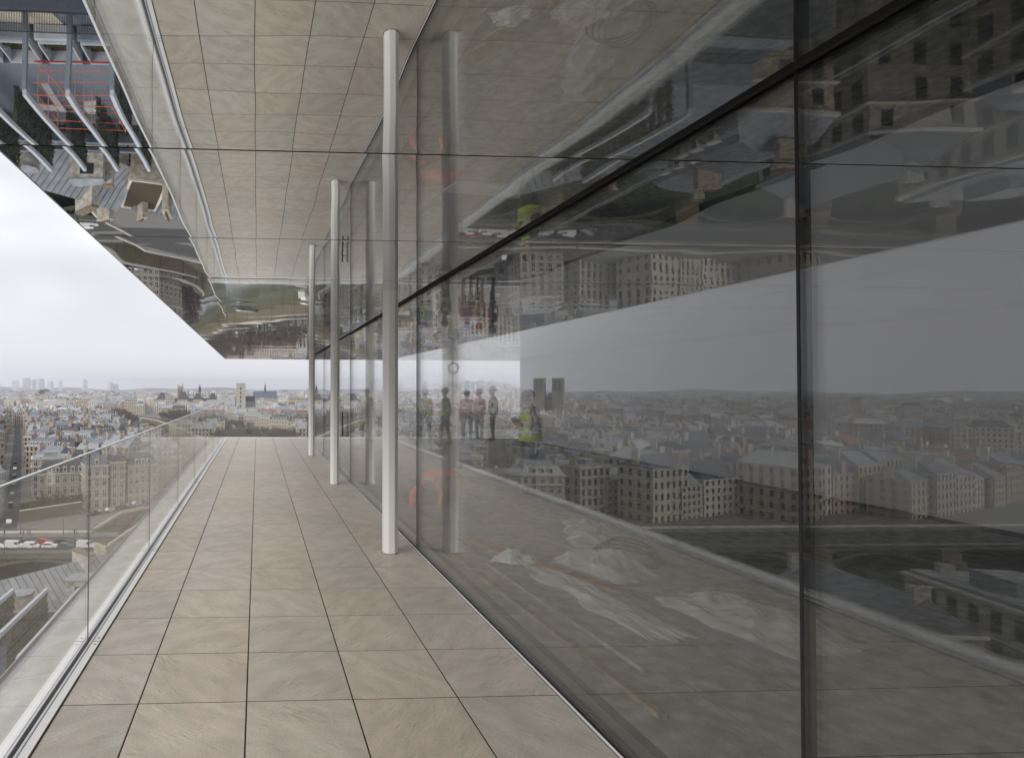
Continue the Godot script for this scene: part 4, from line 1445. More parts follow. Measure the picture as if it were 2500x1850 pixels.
func car(kind: String, at: Vector3, turn: float, paint: Material, label: String, group := "") -> void:
	var s := car_shape(kind)
	var t := thing("white_van" if kind in ["van", "small_van"] else "car", label, "van" if kind in ["van", "small_van"] else "car", at, turn, group)
	part("body", s[0], paint, t)
	part("glazing", s[1], M.pane, t)
	var ax: float = s[5] * 0.5 - 0.78
	for x in [-ax, ax]:
		for z in [-0.8, 0.8]:
			var w := part("wheel", s[2], M.rubber, t, Transform3D(Basis(), Vector3(x, 0.33, z)))
			part("rim", s[3], M.steel, w)
	part("headlight", s[4], M.alu_white, t)
	part("headlight", s[4], M.alu_white, t, Transform3D(Basis(), Vector3(0, 0, 1.25)))

func make_cars() -> void:
	var paint := {"white": flat(0.74, 0.75, 0.76, 0.3), "black": flat(0.02, 0.02, 0.025, 0.25), "red": flat(0.45, 0.03, 0.03, 0.3), "green": flat(0.05, 0.11, 0.09, 0.3), "grey": flat(0.16, 0.17, 0.18, 0.3), "silver": flat(0.42, 0.44, 0.46, 0.3, 0.4)}
	for c in [["car", -75.6, 173.2, "white", "white car at the tail of the bridge queue, behind the white van"], ["van", -71.2, 173.4, "white", "long white van on the bridge, in the lane by the railing"], ["car", -69.6, 178.6, "black", "black car on the bridge in the far lane, behind the long white van"],
			["small_van", -66.0, 173.2, "white", "small white van on the bridge between the long van and the white hatchback"], ["car", -64.4, 178.4, "red", "red car on the bridge in the far lane"], ["suv", -60.8, 173.2, "white", "white hatchback on the bridge, ahead of the small white van"],
			["car", -59.0, 178.6, "black", "black car on the bridge in the far lane, ahead of the red car"], ["suv", -56.0, 172.6, "green", "dark green estate car on the bridge"], ["car", -53.6, 178.2, "grey", "grey car on the bridge in the far lane, ahead of the black cars"],
			["van", -50.2, 172.8, "white", "white van at the head of the bridge queue"], ["suv", -85.0, 173.2, "white", "white estate car on the bridge above the stone pier"], ["van", -92.0, 173.4, "white", "white van on the bridge beyond the stone pier"], ["car", -99.0, 173.2, "silver", "silver car on the bridge beyond the stone pier"], ["car", -80.5, 178.4, "silver", "silver car on the bridge in the far lane beside the pier"]]:
		car(c[0], D(c[1], STREET + 0.006, c[2]), 0.0, paint[c[3]], c[4])
	# parked along the island quay and moving on the far quay
	for k in 9:
		var p: Vector2 = Vector2(-63, 219.5).lerp(Vector2(-47.5, 243.0), k / 8.0) + Vector2(3.0, -2.0)
		car("car" if k % 3 else "suv", D(p.x, STREET + 0.01, p.y), 0.98, paint[["black", "silver", "white", "grey"][k % 4]], "%s car parked along the island quay" % ["black", "silver", "white", "grey"][k % 4], "%s cars parked along the island quay" % ["black", "silver", "white", "grey"][k % 4])
	for k in 16:
		var p: Vector2 = Vector2(12, 428).lerp(Vector2(-29, 522), k / 9.0) if k < 10 else Vector2(66, 335).lerp(Vector2(40, 384), (k - 10) / 6.0)
		var n: String = ["white", "white", "silver", "black", "white", "grey"][k % 6]
		car(["van", "car", "suv", "car"][k % 4], D(p.x + (2.6 if k % 2 else -2.2), STREET + 0.012, p.y), 1.16 if k < 10 else 1.08, paint[n], "%s %s on the wide far quay road" % [n, "van" if k % 4 == 0 else "car"], "%s %s traffic on the far quay road" % [n, "van" if k % 4 == 0 else "car"])
	for k in 7:
		var p: Vector2 = Vector2(-86.0, 205.0).lerp(Vector2(-150, 366), k / 6.0)
		var n: String = ["white", "black", "silver", "white", "grey", "white", "black"][k]
		car("van" if k == 1 else "car", D(p.x, STREET + 0.014, p.y), 1.95, paint[n], "%s %s in the straight street between the houses" % [n, "van" if k == 1 else "car"], "%s %s traffic in the straight street" % [n, "van" if k == 1 else "car"])
	# two moored boats
	for k in 2:
		var b := thing("moored_boat", ["white cabin boat moored at the far quay", "long dark hulled barge moored behind the white cabin boat"][k], "boat", [D(30, WATER, 352), D(-8, WATER, 408)][k], [1.05, 0.83][k])
		var L: float = [16.0, 26.0][k]
		var hl := MB.new()
		hl.prism(PackedVector2Array([Vector2(-L / 2, 0.0), Vector2(L / 2 - 1.2, 0.0), Vector2(L / 2, 1.5), Vector2(-L / 2 - 0.2, 1.4)]), -2.2, 2.2)
		part("hull", hl.mesh(), [M.white, M.dark_metal][k], b)
		var cb := MB.new()
		cb.box(Vector3(-L * 0.35, 1.45, -1.7), Vector3(L * 0.25, 3.1, 1.7))
		part("cabin", cb.mesh(), M.white, b)
		var wn := MB.new()
		for q in 6:
			wn.box(Vector3(-L * 0.33 + q * L * 0.095, 2.0, 1.7), Vector3(-L * 0.33 + q * L * 0.095 + 0.9, 2.7, 1.74))
		part("windows", wn.mesh(), M.pane, b).set_meta("kind", "stuff")

# ---------- the annex with planted fins, right below ----------
func make_annex() -> void:
	var t := thing("office_annex", "lower office annex of blue grey steel with planted fins", "building")
	var top := -18.1
	var roof := MB.new()
	roof.box(D(-40, STREET, 59.2), D(-6.5, -25.2, 41.8))
	part("block", roof.mesh(), M.deep_steel, t)
	var slab := MB.new()
	slab.box(D(-40, -25.2, 59.2), D(-6.4, -23.1, 48.3))
	part("roof_deck", slab.mesh(), M.blue_steel, t)
	var back := MB.new()
	back.box(D(-40, -23.1, 59.5), D(-9.8, -20.6, 58.9))
	part("back_wall", back.mesh(), M.blue_steel, t)
	var near := MB.new()
	near.box(D(-40, STREET, 41.4), D(-6.5, -31.0, 30.0))
	part("lower_block", near.mesh(), M.deep_steel, t)
	var batten := MB.new()
	batten.box(Vector3(-0.2, -1.75, -0.05), Vector3(0.2, 1.7, 0.05))
	var battenm := batten.mesh()
	var wings := [[45.4, 49.6, 54.3, 58.5], [51.9, 58.4], [53.9, 58.5], [50.0, 54.2, 54.3, 58.4], [46.0, 52.0, 52.2, 58.4], [46.0, 52.0, 52.2, 58.4], [46.0, 52.0, 52.2, 58.4]]
	for k in 7:
		var x := -11.1 - 3.24 * k
		var b := MB.new()
		b.bar(D(x, top - 0.2, 43.7), D(x, top - 0.2, 58.6), 0.30, 0.42)
		part("fin_beam", b.mesh(), M.pale_steel, t)
		var p := MB.new()
		p.box(D(x - 0.17, -24.4, 43.9), D(x + 0.17, top - 0.42, 43.55))
		part("post", p.mesh(), M.blue_steel, t)
		var wg: Array = wings[k]
		for q in wg.size() / 2:
			var d0: float = wg[q * 2]
			var l: float = wg[q * 2 + 1] - d0
			var g := part("green_panel", hedge_mesh(Vector3.ZERO, Vector3(0.30, 3.4, l), int(330 * l), 0.13, 40 + k * 3 + q, 0.0, 0.42), M.hedge, t)
			g.position = D(x, top - 2.2, d0 + l * 0.5)
			for e in int(l / 1.05) + 1:
				part("batten", battenm, M.deep_steel, t).position = D(x, top - 2.2, d0 + e * 1.05)
		# planter tubs at the back and planting troughs in front
		if k < 6:
			var c := x - 1.62
			var pl := MB.new()
			pl.prism(PackedVector2Array([Vector2(-0.75, 0), Vector2(0.75, 0), Vector2(1.0, 1.1), Vector2(-1.0, 1.1)]), -0.5, 0.5, Transform3D(Basis(), D(c, -23.1, 57.2)))
			var tub := part("planter", pl.mesh(), M.coping, t)
			part("plants", hedge_mesh(D(c, -21.5, 57.2), Vector3(1.8, 1.0, 0.9), 420, 0.12, 90 + k, 0.0, 0.2), M.hedge, tub)
			var tr := MB.new()
			tr.box(D(c - 1.3, -24.5, 48.1), D(c + 1.3, -23.0, 47.95))
			tr.box(D(c - 1.3, -24.5, 45.35), D(c + 1.3, -23.2, 45.2))
			tr.box(D(c - 1.3, -24.5, 47.95), D(c - 1.18, -23.1, 45.35))
			tr.box(D(c + 1.18, -24.5, 47.95), D(c + 1.3, -23.1, 45.35))
			var tg := part("trough", tr.mesh(), M.pale_steel, t)
			var ea := MB.new()
			ea.box(D(c - 1.18, -24.5, 47.95), D(c + 1.18, -24.2, 45.35))
			part("soil", ea.mesh(), M.gravel, tg)
			part("plants", hedge_mesh(D(c, -23.9, 45.95), Vector3(2.3, 0.7, 1.1), 520, 0.1, 130 + k, 0.0, 0.5), M.hedge, tg)
			var bm := MB.new()
			bm.box(D(x - 3.07, -24.4, 45.15), D(x - 0.17, -23.35, 44.85))
			part("cross_beam", bm.mesh(), M.pale_steel if k == 1 else M.blue_steel, t)
	# walkway, kerb and the black railing in front
	var wk := MB.new()
	wk.box(D(-40, -25.2, 45.2), D(-6.5, -24.6, 41.8))
	part("walkway", wk.mesh(), M.blue_steel, t)
	var kb := MB.new()
	kb.box(D(-40, -25.6, 41.8), D(-6.5, -23.3, 41.4))
	part("kerb", kb.mesh(), M.deep_steel, t)
	for y in [-21.85, -23.2]:
		var ra := MB.new()
		ra.box(D(-40, y, 41.64), D(-6.5, y + 0.06, 41.58))
		part("railing_bar", ra.mesh(), M.dark_metal, t)
	var bu := MB.new()
	bu.box(Vector3(-0.016, -0.72, -0.016), Vector3(0.016, 0.72, 0.016))
	var bum := bu.mesh()
	for k in 200:
		part("railing_upright", bum, M.dark_metal, t).position = D(-30.0 + k * 0.115, -22.53, 41.61)
	# cloth on the walkway
	var tp := thing("tarpaulin", "cream tarpaulin sheet lying behind the black annex railing", "tarpaulin", D(-17.6, -24.59, 44.35), 0.0)
	var ts := MB.new()
	ts.prism(PackedVector2Array([Vector2(-2.3, -0.55), Vector2(1.9, -0.75), Vector2(2.4, 0.55), Vector2(-2.9, 0.75)]), 0.0, 0.09, Transform3D(Basis(Vector3.RIGHT, -PI / 2), Vector3.ZERO))
	part("sheet", ts.mesh(), M.tarp, tp)
	# scaffold
	var s := thing("scaffold", "orange red scaffold of thin tubes with a red mesh gate on the annex roof", "scaffold", D(-15.2, -23.1, 50.2))
	for x in [-2.9, 0.1, 3.1]:
		for z in [-2.4, 0.0, 2.4]:
			var q := MB.new()
			q.tube(Vector3(x, 0, z), Vector3(x, 3.9, z), 0.035, 0.035, 6)
			part("standard", q.mesh(), M.alu, s)
	for y in [0.9, 1.9, 2.9, 3.7]:
		for z in [-2.4, 2.4]:
			var q := MB.new()
			q.tube(Vector3(-3.3, y, z), Vector3(3.6, y, z), 0.032, 0.032, 6)
			part("ledger", q.mesh(), M.orange_paint, s)
		for x in [-2.9, 3.1]:
			var q := MB.new()
			q.tube(Vector3(x, y, -2.6), Vector3(x, y, 2.6), 0.032, 0.032, 6)
			part("transom", q.mesh(), M.orange_paint, s)
	var br := MB.new()
	br.tube(Vector3(-2.9, 0.2, 2.4), Vector3(0.1, 3.7, 2.4), 0.04, 0.04, 6)
	part("brace", br.mesh(), M.orange_paint, s)
	var tb := MB.new()
	tb.box(Vector3(-3.2, 0.05, 2.5), Vector3(3.3, 0.17, 2.56))
	part("toe_board", tb.mesh(), M.red_paint, s)
	var gt := MB.new()
	for k in 9:
		gt.box(Vector3(3.45, 1.5 + k * 0.27, -2.2), Vector3(3.52, 1.56 + k * 0.27, 1.9))
	for k in 8:
		gt.box(Vector3(3.46, 1.5, -2.2 + k * 0.58), Vector3(3.51, 3.7, -2.12 + k * 0.58))
	part("mesh_gate", gt.mesh(), M.red_paint, s)
	var bd := MB.new()
	bd.box(Vector3(-2.7, 1.93, -2.4), Vector3(-2.1, 1.98, 2.4))
	part("plank", bd.mesh(), M.steel, s)
	# things left on the annex roof
	var wb := thing("site_table", "white folding site table on the annex roof", "table", D(-19.6, -23.1, 54.4), 0.2)
	var wq := MB.new()
	wq.box(Vector3(-0.9, 0.72, -0.6), Vector3(0.9, 0.78, 0.6))
	part("table_top", wq.mesh(), M.white, wb)
	for x in [-0.8, 0.8]:
		for z in [-0.5, 0.5]:
			var lq := MB.new()
			lq.box(Vector3(x - 0.03, 0, z - 0.03), Vector3(x + 0.03, 0.72, z + 0.03))
			part("leg", lq.mesh(), M.alu, wb)
	var crate := thing("insulation_pack", "pale pack of insulation boards on the annex roof", "pack", D(-15.6, -23.1, 55.0), -0.1)
	for k in 5:
		var iq := MB.new()
		iq.box(Vector3(-0.8, k * 0.13, -0.5), Vector3(0.8 - 0.02 * (k % 2), k * 0.13 + 0.12, 0.5))
		part("board", iq.mesh(), M.white, crate)

# ---------- the skyline ----------
func tower(called: String, label: String, cat: String, x: float, d: float, w: float, dp: float, y1: float, m: Material, bands := 0, turn := 0.0) -> Node3D:
	var t := thing(called, label, cat, D(x, STREET, d), turn)
	var b := MB.new()
	b.box(Vector3(-w / 2, 0, -dp / 2), Vector3(w / 2, y1 - STREET, dp / 2))
	part("wall", b.mesh(), m, t)
	for k in bands:
		var y := (y1 - STREET) * (0.35 + 0.6 * k / bands)
		var q := MB.new()
		q.box(Vector3(-w * 0.42, y, dp / 2), Vector3(w * 0.42, y + (y1 - STREET) * 0.3 / bands, dp / 2 + 0.3))
		part("window_band", q.mesh(), M.pane, t)
	return t

func arch_window(mb: MB, x: Transform3D, w: float, h: float) -> void:
	var pts := PackedVector2Array([Vector2(-w / 2, 0), Vector2(w / 2, 0)])
	for k in 7:
		var a := PI * k / 6.0
		pts.push_back(Vector2(cos(a) * w / 2, h - w / 2 + sin(a) * w / 2))
	mb.prism(pts, 0.0, 0.35, x)

func hip(o: Node3D, w: float, dp: float, y: float, h: float, inset: float, m: Material) -> void:
	var b := MB.new()
	var a := [Vector3(-w / 2, y, -dp / 2), Vector3(w / 2, y, -dp / 2), Vector3(w / 2, y, dp / 2), Vector3(-w / 2, y, dp / 2)]
	var e := [Vector3(-w / 2 + inset, y + h, 0), Vector3(w / 2 - inset, y + h, 0)]
	b.quad(a[0], a[1], e[1], e[0], Vector3(0, 1, -1))
	b.quad(a[3], a[2], e[1], e[0], Vector3(0, 1, 1))
	b.tri(a[0], a[3], e[0], Vector3(-1, 1, 0))
	b.tri(a[1], a[2], e[1], Vector3(1, 1, 0))
	part("roof", b.mesh(), m, o)

func make_skyline() -> void:
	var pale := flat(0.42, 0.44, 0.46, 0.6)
	# the business quarter, far off
	var names := ["first", "second", "third", "fourth"]
	var far := [[-3560, 8000, 130, 120], [-3290, 8000, 90, 150], [-3180, 8100, 100, 185], [-3060, 8050, 80, 160], [-2960, 8000, 110, 175], [-2840, 8050, 90, 140], [-2690, 8000, 70, 150], [-2330, 7900, 75, 165], [-1990, 7900, 70, 130], [-1930, 7950, 60, 105]]
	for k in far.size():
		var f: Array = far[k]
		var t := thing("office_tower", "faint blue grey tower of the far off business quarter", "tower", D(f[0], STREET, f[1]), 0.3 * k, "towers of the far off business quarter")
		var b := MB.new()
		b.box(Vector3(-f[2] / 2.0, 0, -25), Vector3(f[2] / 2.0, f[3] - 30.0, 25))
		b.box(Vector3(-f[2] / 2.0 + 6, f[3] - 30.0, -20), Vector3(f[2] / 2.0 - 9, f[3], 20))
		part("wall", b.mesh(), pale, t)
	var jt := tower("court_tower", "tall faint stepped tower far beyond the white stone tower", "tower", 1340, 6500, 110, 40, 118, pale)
	var jb := MB.new()
	jb.box(Vector3(62, 0, -20), Vector3(170, 95, 20))
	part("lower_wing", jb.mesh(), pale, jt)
	tower("slab_block", "dark slab block with a pale end wall among far roofs", "building", -928, 2450, 34, 26, -6, M.facade[3])
	tower("slab_block", "dark slab of windows beside the pale end wall among far roofs", "building", -895, 2470, 30, 24, -5, M.slate)
	# gothic tower with pinnacles
	var g := tower("gothic_tower", "square gothic stone tower with corner pinnacles over the roofs", "tower", -186, 1400, 12, 12, 7.5, M.facade[2])
	for s in [[-1, -1], [1, -1], [-1, 1], [1, 1]]:
		var q := MB.new()
		q.tube(Vector3(s[0] * 5.4, 46, s[1] * 5.4), Vector3(s[0] * 5.4, 60.5 if s[0] > 0 else 57.5, s[1] * 5.4), 1.2, 0.2, 6)
		part("pinnacle", q.mesh(), M.facade[2], g)
	var gw := MB.new()
	for k in 2:
		arch_window(gw, Transform3D(Basis(), Vector3(-2.7 + 5.4 * k, 28, 5.9)), 2.6, 18)
	part("louvre_window", gw.mesh(), M.pane, g)
	# town hall: long range, pavilions, belfry
	var th := thing("town_hall", "long town hall with tall pavilion roofs and a slim dark belfry", "building", D(-135, STREET, 1180), 0.05)
	var b0 := MB.new()
	b0.box(Vector3(-70, 0, -12), Vector3(52, 21, 12))
	part("wall", b0.mesh(), M.facade[0], th)
	for s in [[-58, 16, 17], [-16, 20, 20], [14, 18, 16], [44, 15, 17]]:
		var pb := MB.new()
		pb.box(Vector3(s[0] - s[1] / 2.0, 0, -13), Vector3(s[0] + s[1] / 2.0, 25, 13.5))
		part("pavilion", pb.mesh(), M.facade[0], th)
		var rb := MB.new()
		var w: float = s[1] / 2.0
		var h: float = s[2]
		for q in 4:
			var a := PI / 2 * q
			var x := Basis(Vector3.UP, a)
			rb.quad(x * Vector3(-w, 25, w), x * Vector3(w, 25, w), x * Vector3(w * 0.5, 25 + h * 0.72, w * 0.5), x * Vector3(-w * 0.5, 25 + h * 0.72, w * 0.5), x * Vector3(0, 0.5, 1))
		rb.box(Vector3(-w * 0.5, 25 + h * 0.72, -w * 0.5), Vector3(w * 0.5, 25 + h * 0.78, w * 0.5))
		part("pavilion_roof", rb.mesh(), M.slate, th, Transform3D(Basis(), Vector3(s[0], 0, 0)))
		for e in [-1, 1]:
			var cb := MB.new()
			cb.box(Vector3(s[0] + e * w - 1.0, 25, -2), Vector3(s[0] + e * w + 1.0, 25 + h * 0.85, 2))
			part("chimney", cb.mesh(), M.facade[2], th)
	var hr := MB.new()
	hr.prism(PackedVector2Array([Vector2(-12, 21), Vector2(12, 21), Vector2(5, 28), Vector2(-5, 28)]), -69, 51, Transform3D(Basis(Vector3.UP, PI / 2), Vector3(0, 0, 0)))
	part("roof", hr.mesh(), M.slate, th)
	var bf := MB.new()
	bf.box(Vector3(14.5, 20, -3), Vector3(20.5, 40, 3))
	part("belfry", bf.mesh(), M.facade[2], th)
	var bs := MB.new()
	bs.lathe([Vector2(3.6, 40), Vector2(2.4, 43), Vector2(2.2, 47), Vector2(2.8, 48), Vector2(1.2, 51), Vector2(1.0, 53), Vector2(0.15, 57)], Vector3(17.5, 0, 0), 8)
	part("belfry_spire", bs.mesh(), M.slate, th)
	var tw := MB.new()
	for k in 24:
		for f in 2:
			tw.box(Vector3(-67 + k * 5.0, 5 + f * 8.5, 12.0), Vector3(-64.6 + k * 5.0, 10 + f * 8.5, 12.2))
	part("windows", tw.mesh(), M.pane, th).set_meta("kind", "stuff")
	# long zinc roofed barracks
	var bk := thing("barracks", "long low block with ribbed grey roof before the belfry", "building", D(-52, STREET, 960), 0.04)
	var kb := MB.new()
	kb.box(Vector3(-38, 0, -9), Vector3(30, 21, 9))
	part("wall", kb.mesh(), M.facade[1], bk)
	hip(bk, 69, 19, 21, 7.5, 4, M.zinc[1])
	# church with great slate hip roof and its white stone tower
	var ch := thing("church", "church with a great dark slate hip roof beside a whitish stone tower", "church", D(-6, STREET, 820), 0.12)
	var cb2 := MB.new()
	cb2.box(Vector3(-26, 0, -13), Vector3(8, 22, 13))
	part("wall", cb2.mesh(), M.facade[1], ch)
	var cr := MB.new()
	cr.prism(PackedVector2Array([Vector2(-13, 22), Vector2(13, 22), Vector2(0, 37)]), -19, 8, Transform3D(Basis(Vector3.UP, PI / 2), Vector3(-6, 0, 0)))
	part("roof", cr.mesh(), M.slate, ch)
	var ct := tower("stone_tower", "whitish stone church tower with a column of round headed openings", "tower", -23, 800, 12.5, 12.5, 9.0, M.facade[3], 0, 0.06)
	var cw := MB.new()
	for k in 5:
		arch_window(cw, Transform3D(Basis(), Vector3(-0.6, 22 + k * 6.0, 6.2)), 1.7, 3.4)
	part("openings", cw.mesh(), M.pane, ct).set_meta("kind", "stuff")
	var cc := MB.new()
	cc.box(Vector3(-6.7, 54.3, -6.7), Vector3(6.7, 55.2, 6.7))
	part("cornice", cc.mesh(), M.trim, ct)
	# small church with a slim spire
	var sc := thing("spired_church", "small church with pale gable and slim roof spire", "church", D(14, STREET, 1060), 0.3)
	var sb := MB.new()
	sb.box(Vector3(-22, 0, -8), Vector3(22, 30, 8))
	part("wall", sb.mesh(), M.facade[1], sc)
	var sr := MB.new()
	sr.prism(PackedVector2Array([Vector2(-8, 30), Vector2(8, 30), Vector2(0, 43)]), -22, 22, Transform3D(Basis(Vector3.UP, PI / 2), Vector3.ZERO))
	part("roof", sr.mesh(), M.zinc[2], sc)
	var sp := MB.new()
	sp.lathe([Vector2(1.6, 41), Vector2(1.5, 46), Vector2(2.0, 46.5), Vector2(0.15, 58)], Vector3.ZERO, 8)
	part("spire", sp.mesh(), M.slate, sc)
	# the hill with a domed church, seen through the end glazing
	var hb := MB.new()
	var hn := 28
	for j in hn:
		for i in hn:
			var q := []
			for o in [[0, 0], [1, 0], [1, 1], [0, 1]]:
				var u := (float(i + o[0]) / hn - 0.5) * 2.0
				var v := (float(j + o[1]) / hn - 0.5) * 2.0
				q.append(D(1590 + u * 1100, STREET + 108.0 * exp(-3.2 * (u * u * 1.3 + v * v)) * (1.0 + 0.08 * sin(u * 9.0)) - 2.0, 4300 + v * 700))
			hb.quad(q[0], q[1], q[2], q[3], Vector3.UP)
	structure("hill", hb.mesh(), M.pavement, "far hill covered with pale houses")
	var hm := MB.new()
	hm.colored = true
	var r := RandomNumberGenerator.new()
	r.seed = 91
	for k in 900:
		var u := r.randf_range(-0.9, 0.9)
		var v := r.randf_range(-0.9, 0.5)
		var y := STREET + 108.0 * exp(-3.2 * (u * u * 1.3 + v * v)) * (1.0 + 0.08 * sin(u * 9.0)) - 4.0
		hm.tint = [Color(0.55, 0.52, 0.46), Color(0.62, 0.60, 0.56), Color(0.30, 0.32, 0.35), Color(0.48, 0.44, 0.38)][k % 4]
		hm.obox(Transform3D(Basis(Vector3.UP, r.randf() * PI), D(1590 + u * 1100, y + 8.0, 4300 + v * 700)), Vector3(r.randf_range(14, 40), 18, 14))
	tag(part("hillside_houses", hm.mesh(), M.tint, self), "pale houses climbing the far hill", "rooftops", "", "stuff")
	var sq := thing("domed_church", "white domed church on top of the far hill", "church", D(1605, STREET + 104, 4300))
	var dq := MB.new()
	dq.box(Vector3(-14, 0, -14), Vector3(14, 26, 14))
	part("wall", dq.mesh(), M.white, sq)
	for s in [[0.0, 9.0, 26.0, 34.0], [-13.0, 4.5, 22.0, 16.0], [13.0, 4.5, 22.0, 16.0]]:
		var dm := MB.new()
		dm.lathe([Vector2(s[1], s[2]), Vector2(s[1] * 0.95, s[2] + s[3] * 0.35), Vector2(s[1] * 0.7, s[2] + s[3] * 0.65), Vector2(s[1] * 0.25, s[2] + s[3] * 0.9), Vector2(0.2, s[2] + s[3])], Vector3(s[0], 0, 0), 14)
		part("dome", dm.mesh(), M.white, sq)
	# cathedral to the side, which shows as a reflection
	var ca := thing("cathedral", "cathedral with twin square towers and a long dark nave", "cathedral", D(-541, STREET, 1033), 2.2)
	var nb := MB.new()
	nb.box(Vector3(-50, 0, -10), Vector3(50, 30, 10))
	part("nave", nb.mesh(), M.facade[2], ca)
	var nr := MB.new()
	nr.prism(PackedVector2Array([Vector2(-11, 30), Vector2(11, 30), Vector2(0, 43)]), -50, 50, Transform3D(Basis(Vector3.UP, PI / 2), Vector3.ZERO))
	part("roof", nr.mesh(), M.slate, ca)
	for s in [-1, 1]:
		var tb := MB.new()
		tb.box(Vector3(-69, 0, s * 15 - 9), Vector3(-51, 68, s * 15 + 9))
		tb.box(Vector3(-69.6, 42, s * 15 - 9.6), Vector3(-50.4, 43.6, s * 15 + 9.6))
		var to := part("tower", tb.mesh(), M.facade[2], ca)
		var ow := MB.new()
		for k in 2:
			arch_window(ow, Transform3D(Basis(), Vector3(-63.4 + 6.8 * k, 45.5, s * 15 + 8.9)), 4.2, 20)
			arch_window(ow, Transform3D(Basis(Vector3.UP, -PI / 2), Vector3(-68.9, 45.5, s * 15 - 3.4 + 6.8 * k)), 4.2, 20)
			arch_window(ow, Transform3D(Basis(Vector3.UP, PI / 2), Vector3(-51.1, 45.5, s * 15 - 3.4 + 6.8 * k)), 4.2, 20)
		part("belfry_opening", ow.mesh(), M.pane, to)
	# low far hills closing the view
	var rb := MB.new()
	for k in 90:
		var a0 := deg_to_rad(-60.0 + k)
		var a1 := deg_to_rad(-59.0 + k)
		var y0 := STREET + 44.0 + 14.0 * sin(k * 0.37) + 12.0 * sin(k * 0.9 + 1.0)
		var y1 := STREET + 44.0 + 14.0 * sin((k + 1) * 0.37) + 12.0 * sin((k + 1) * 0.9 + 1.0)
		var f0 := D(sin(a0) * 8600, STREET - 2, cos(a0) * 8600)
		var f1 := D(sin(a1) * 8600, STREET - 2, cos(a1) * 8600)
		var t0 := D(sin(a0) * 9200, y0, cos(a0) * 9200)
		var t1 := D(sin(a1) * 9200, y1, cos(a1) * 9200)
		rb.quad(f0, f1, t1, t0, Vector3(0, 1, 1))
	structure("hills", rb.mesh(), M.grass, "low hills closing the far horizon")

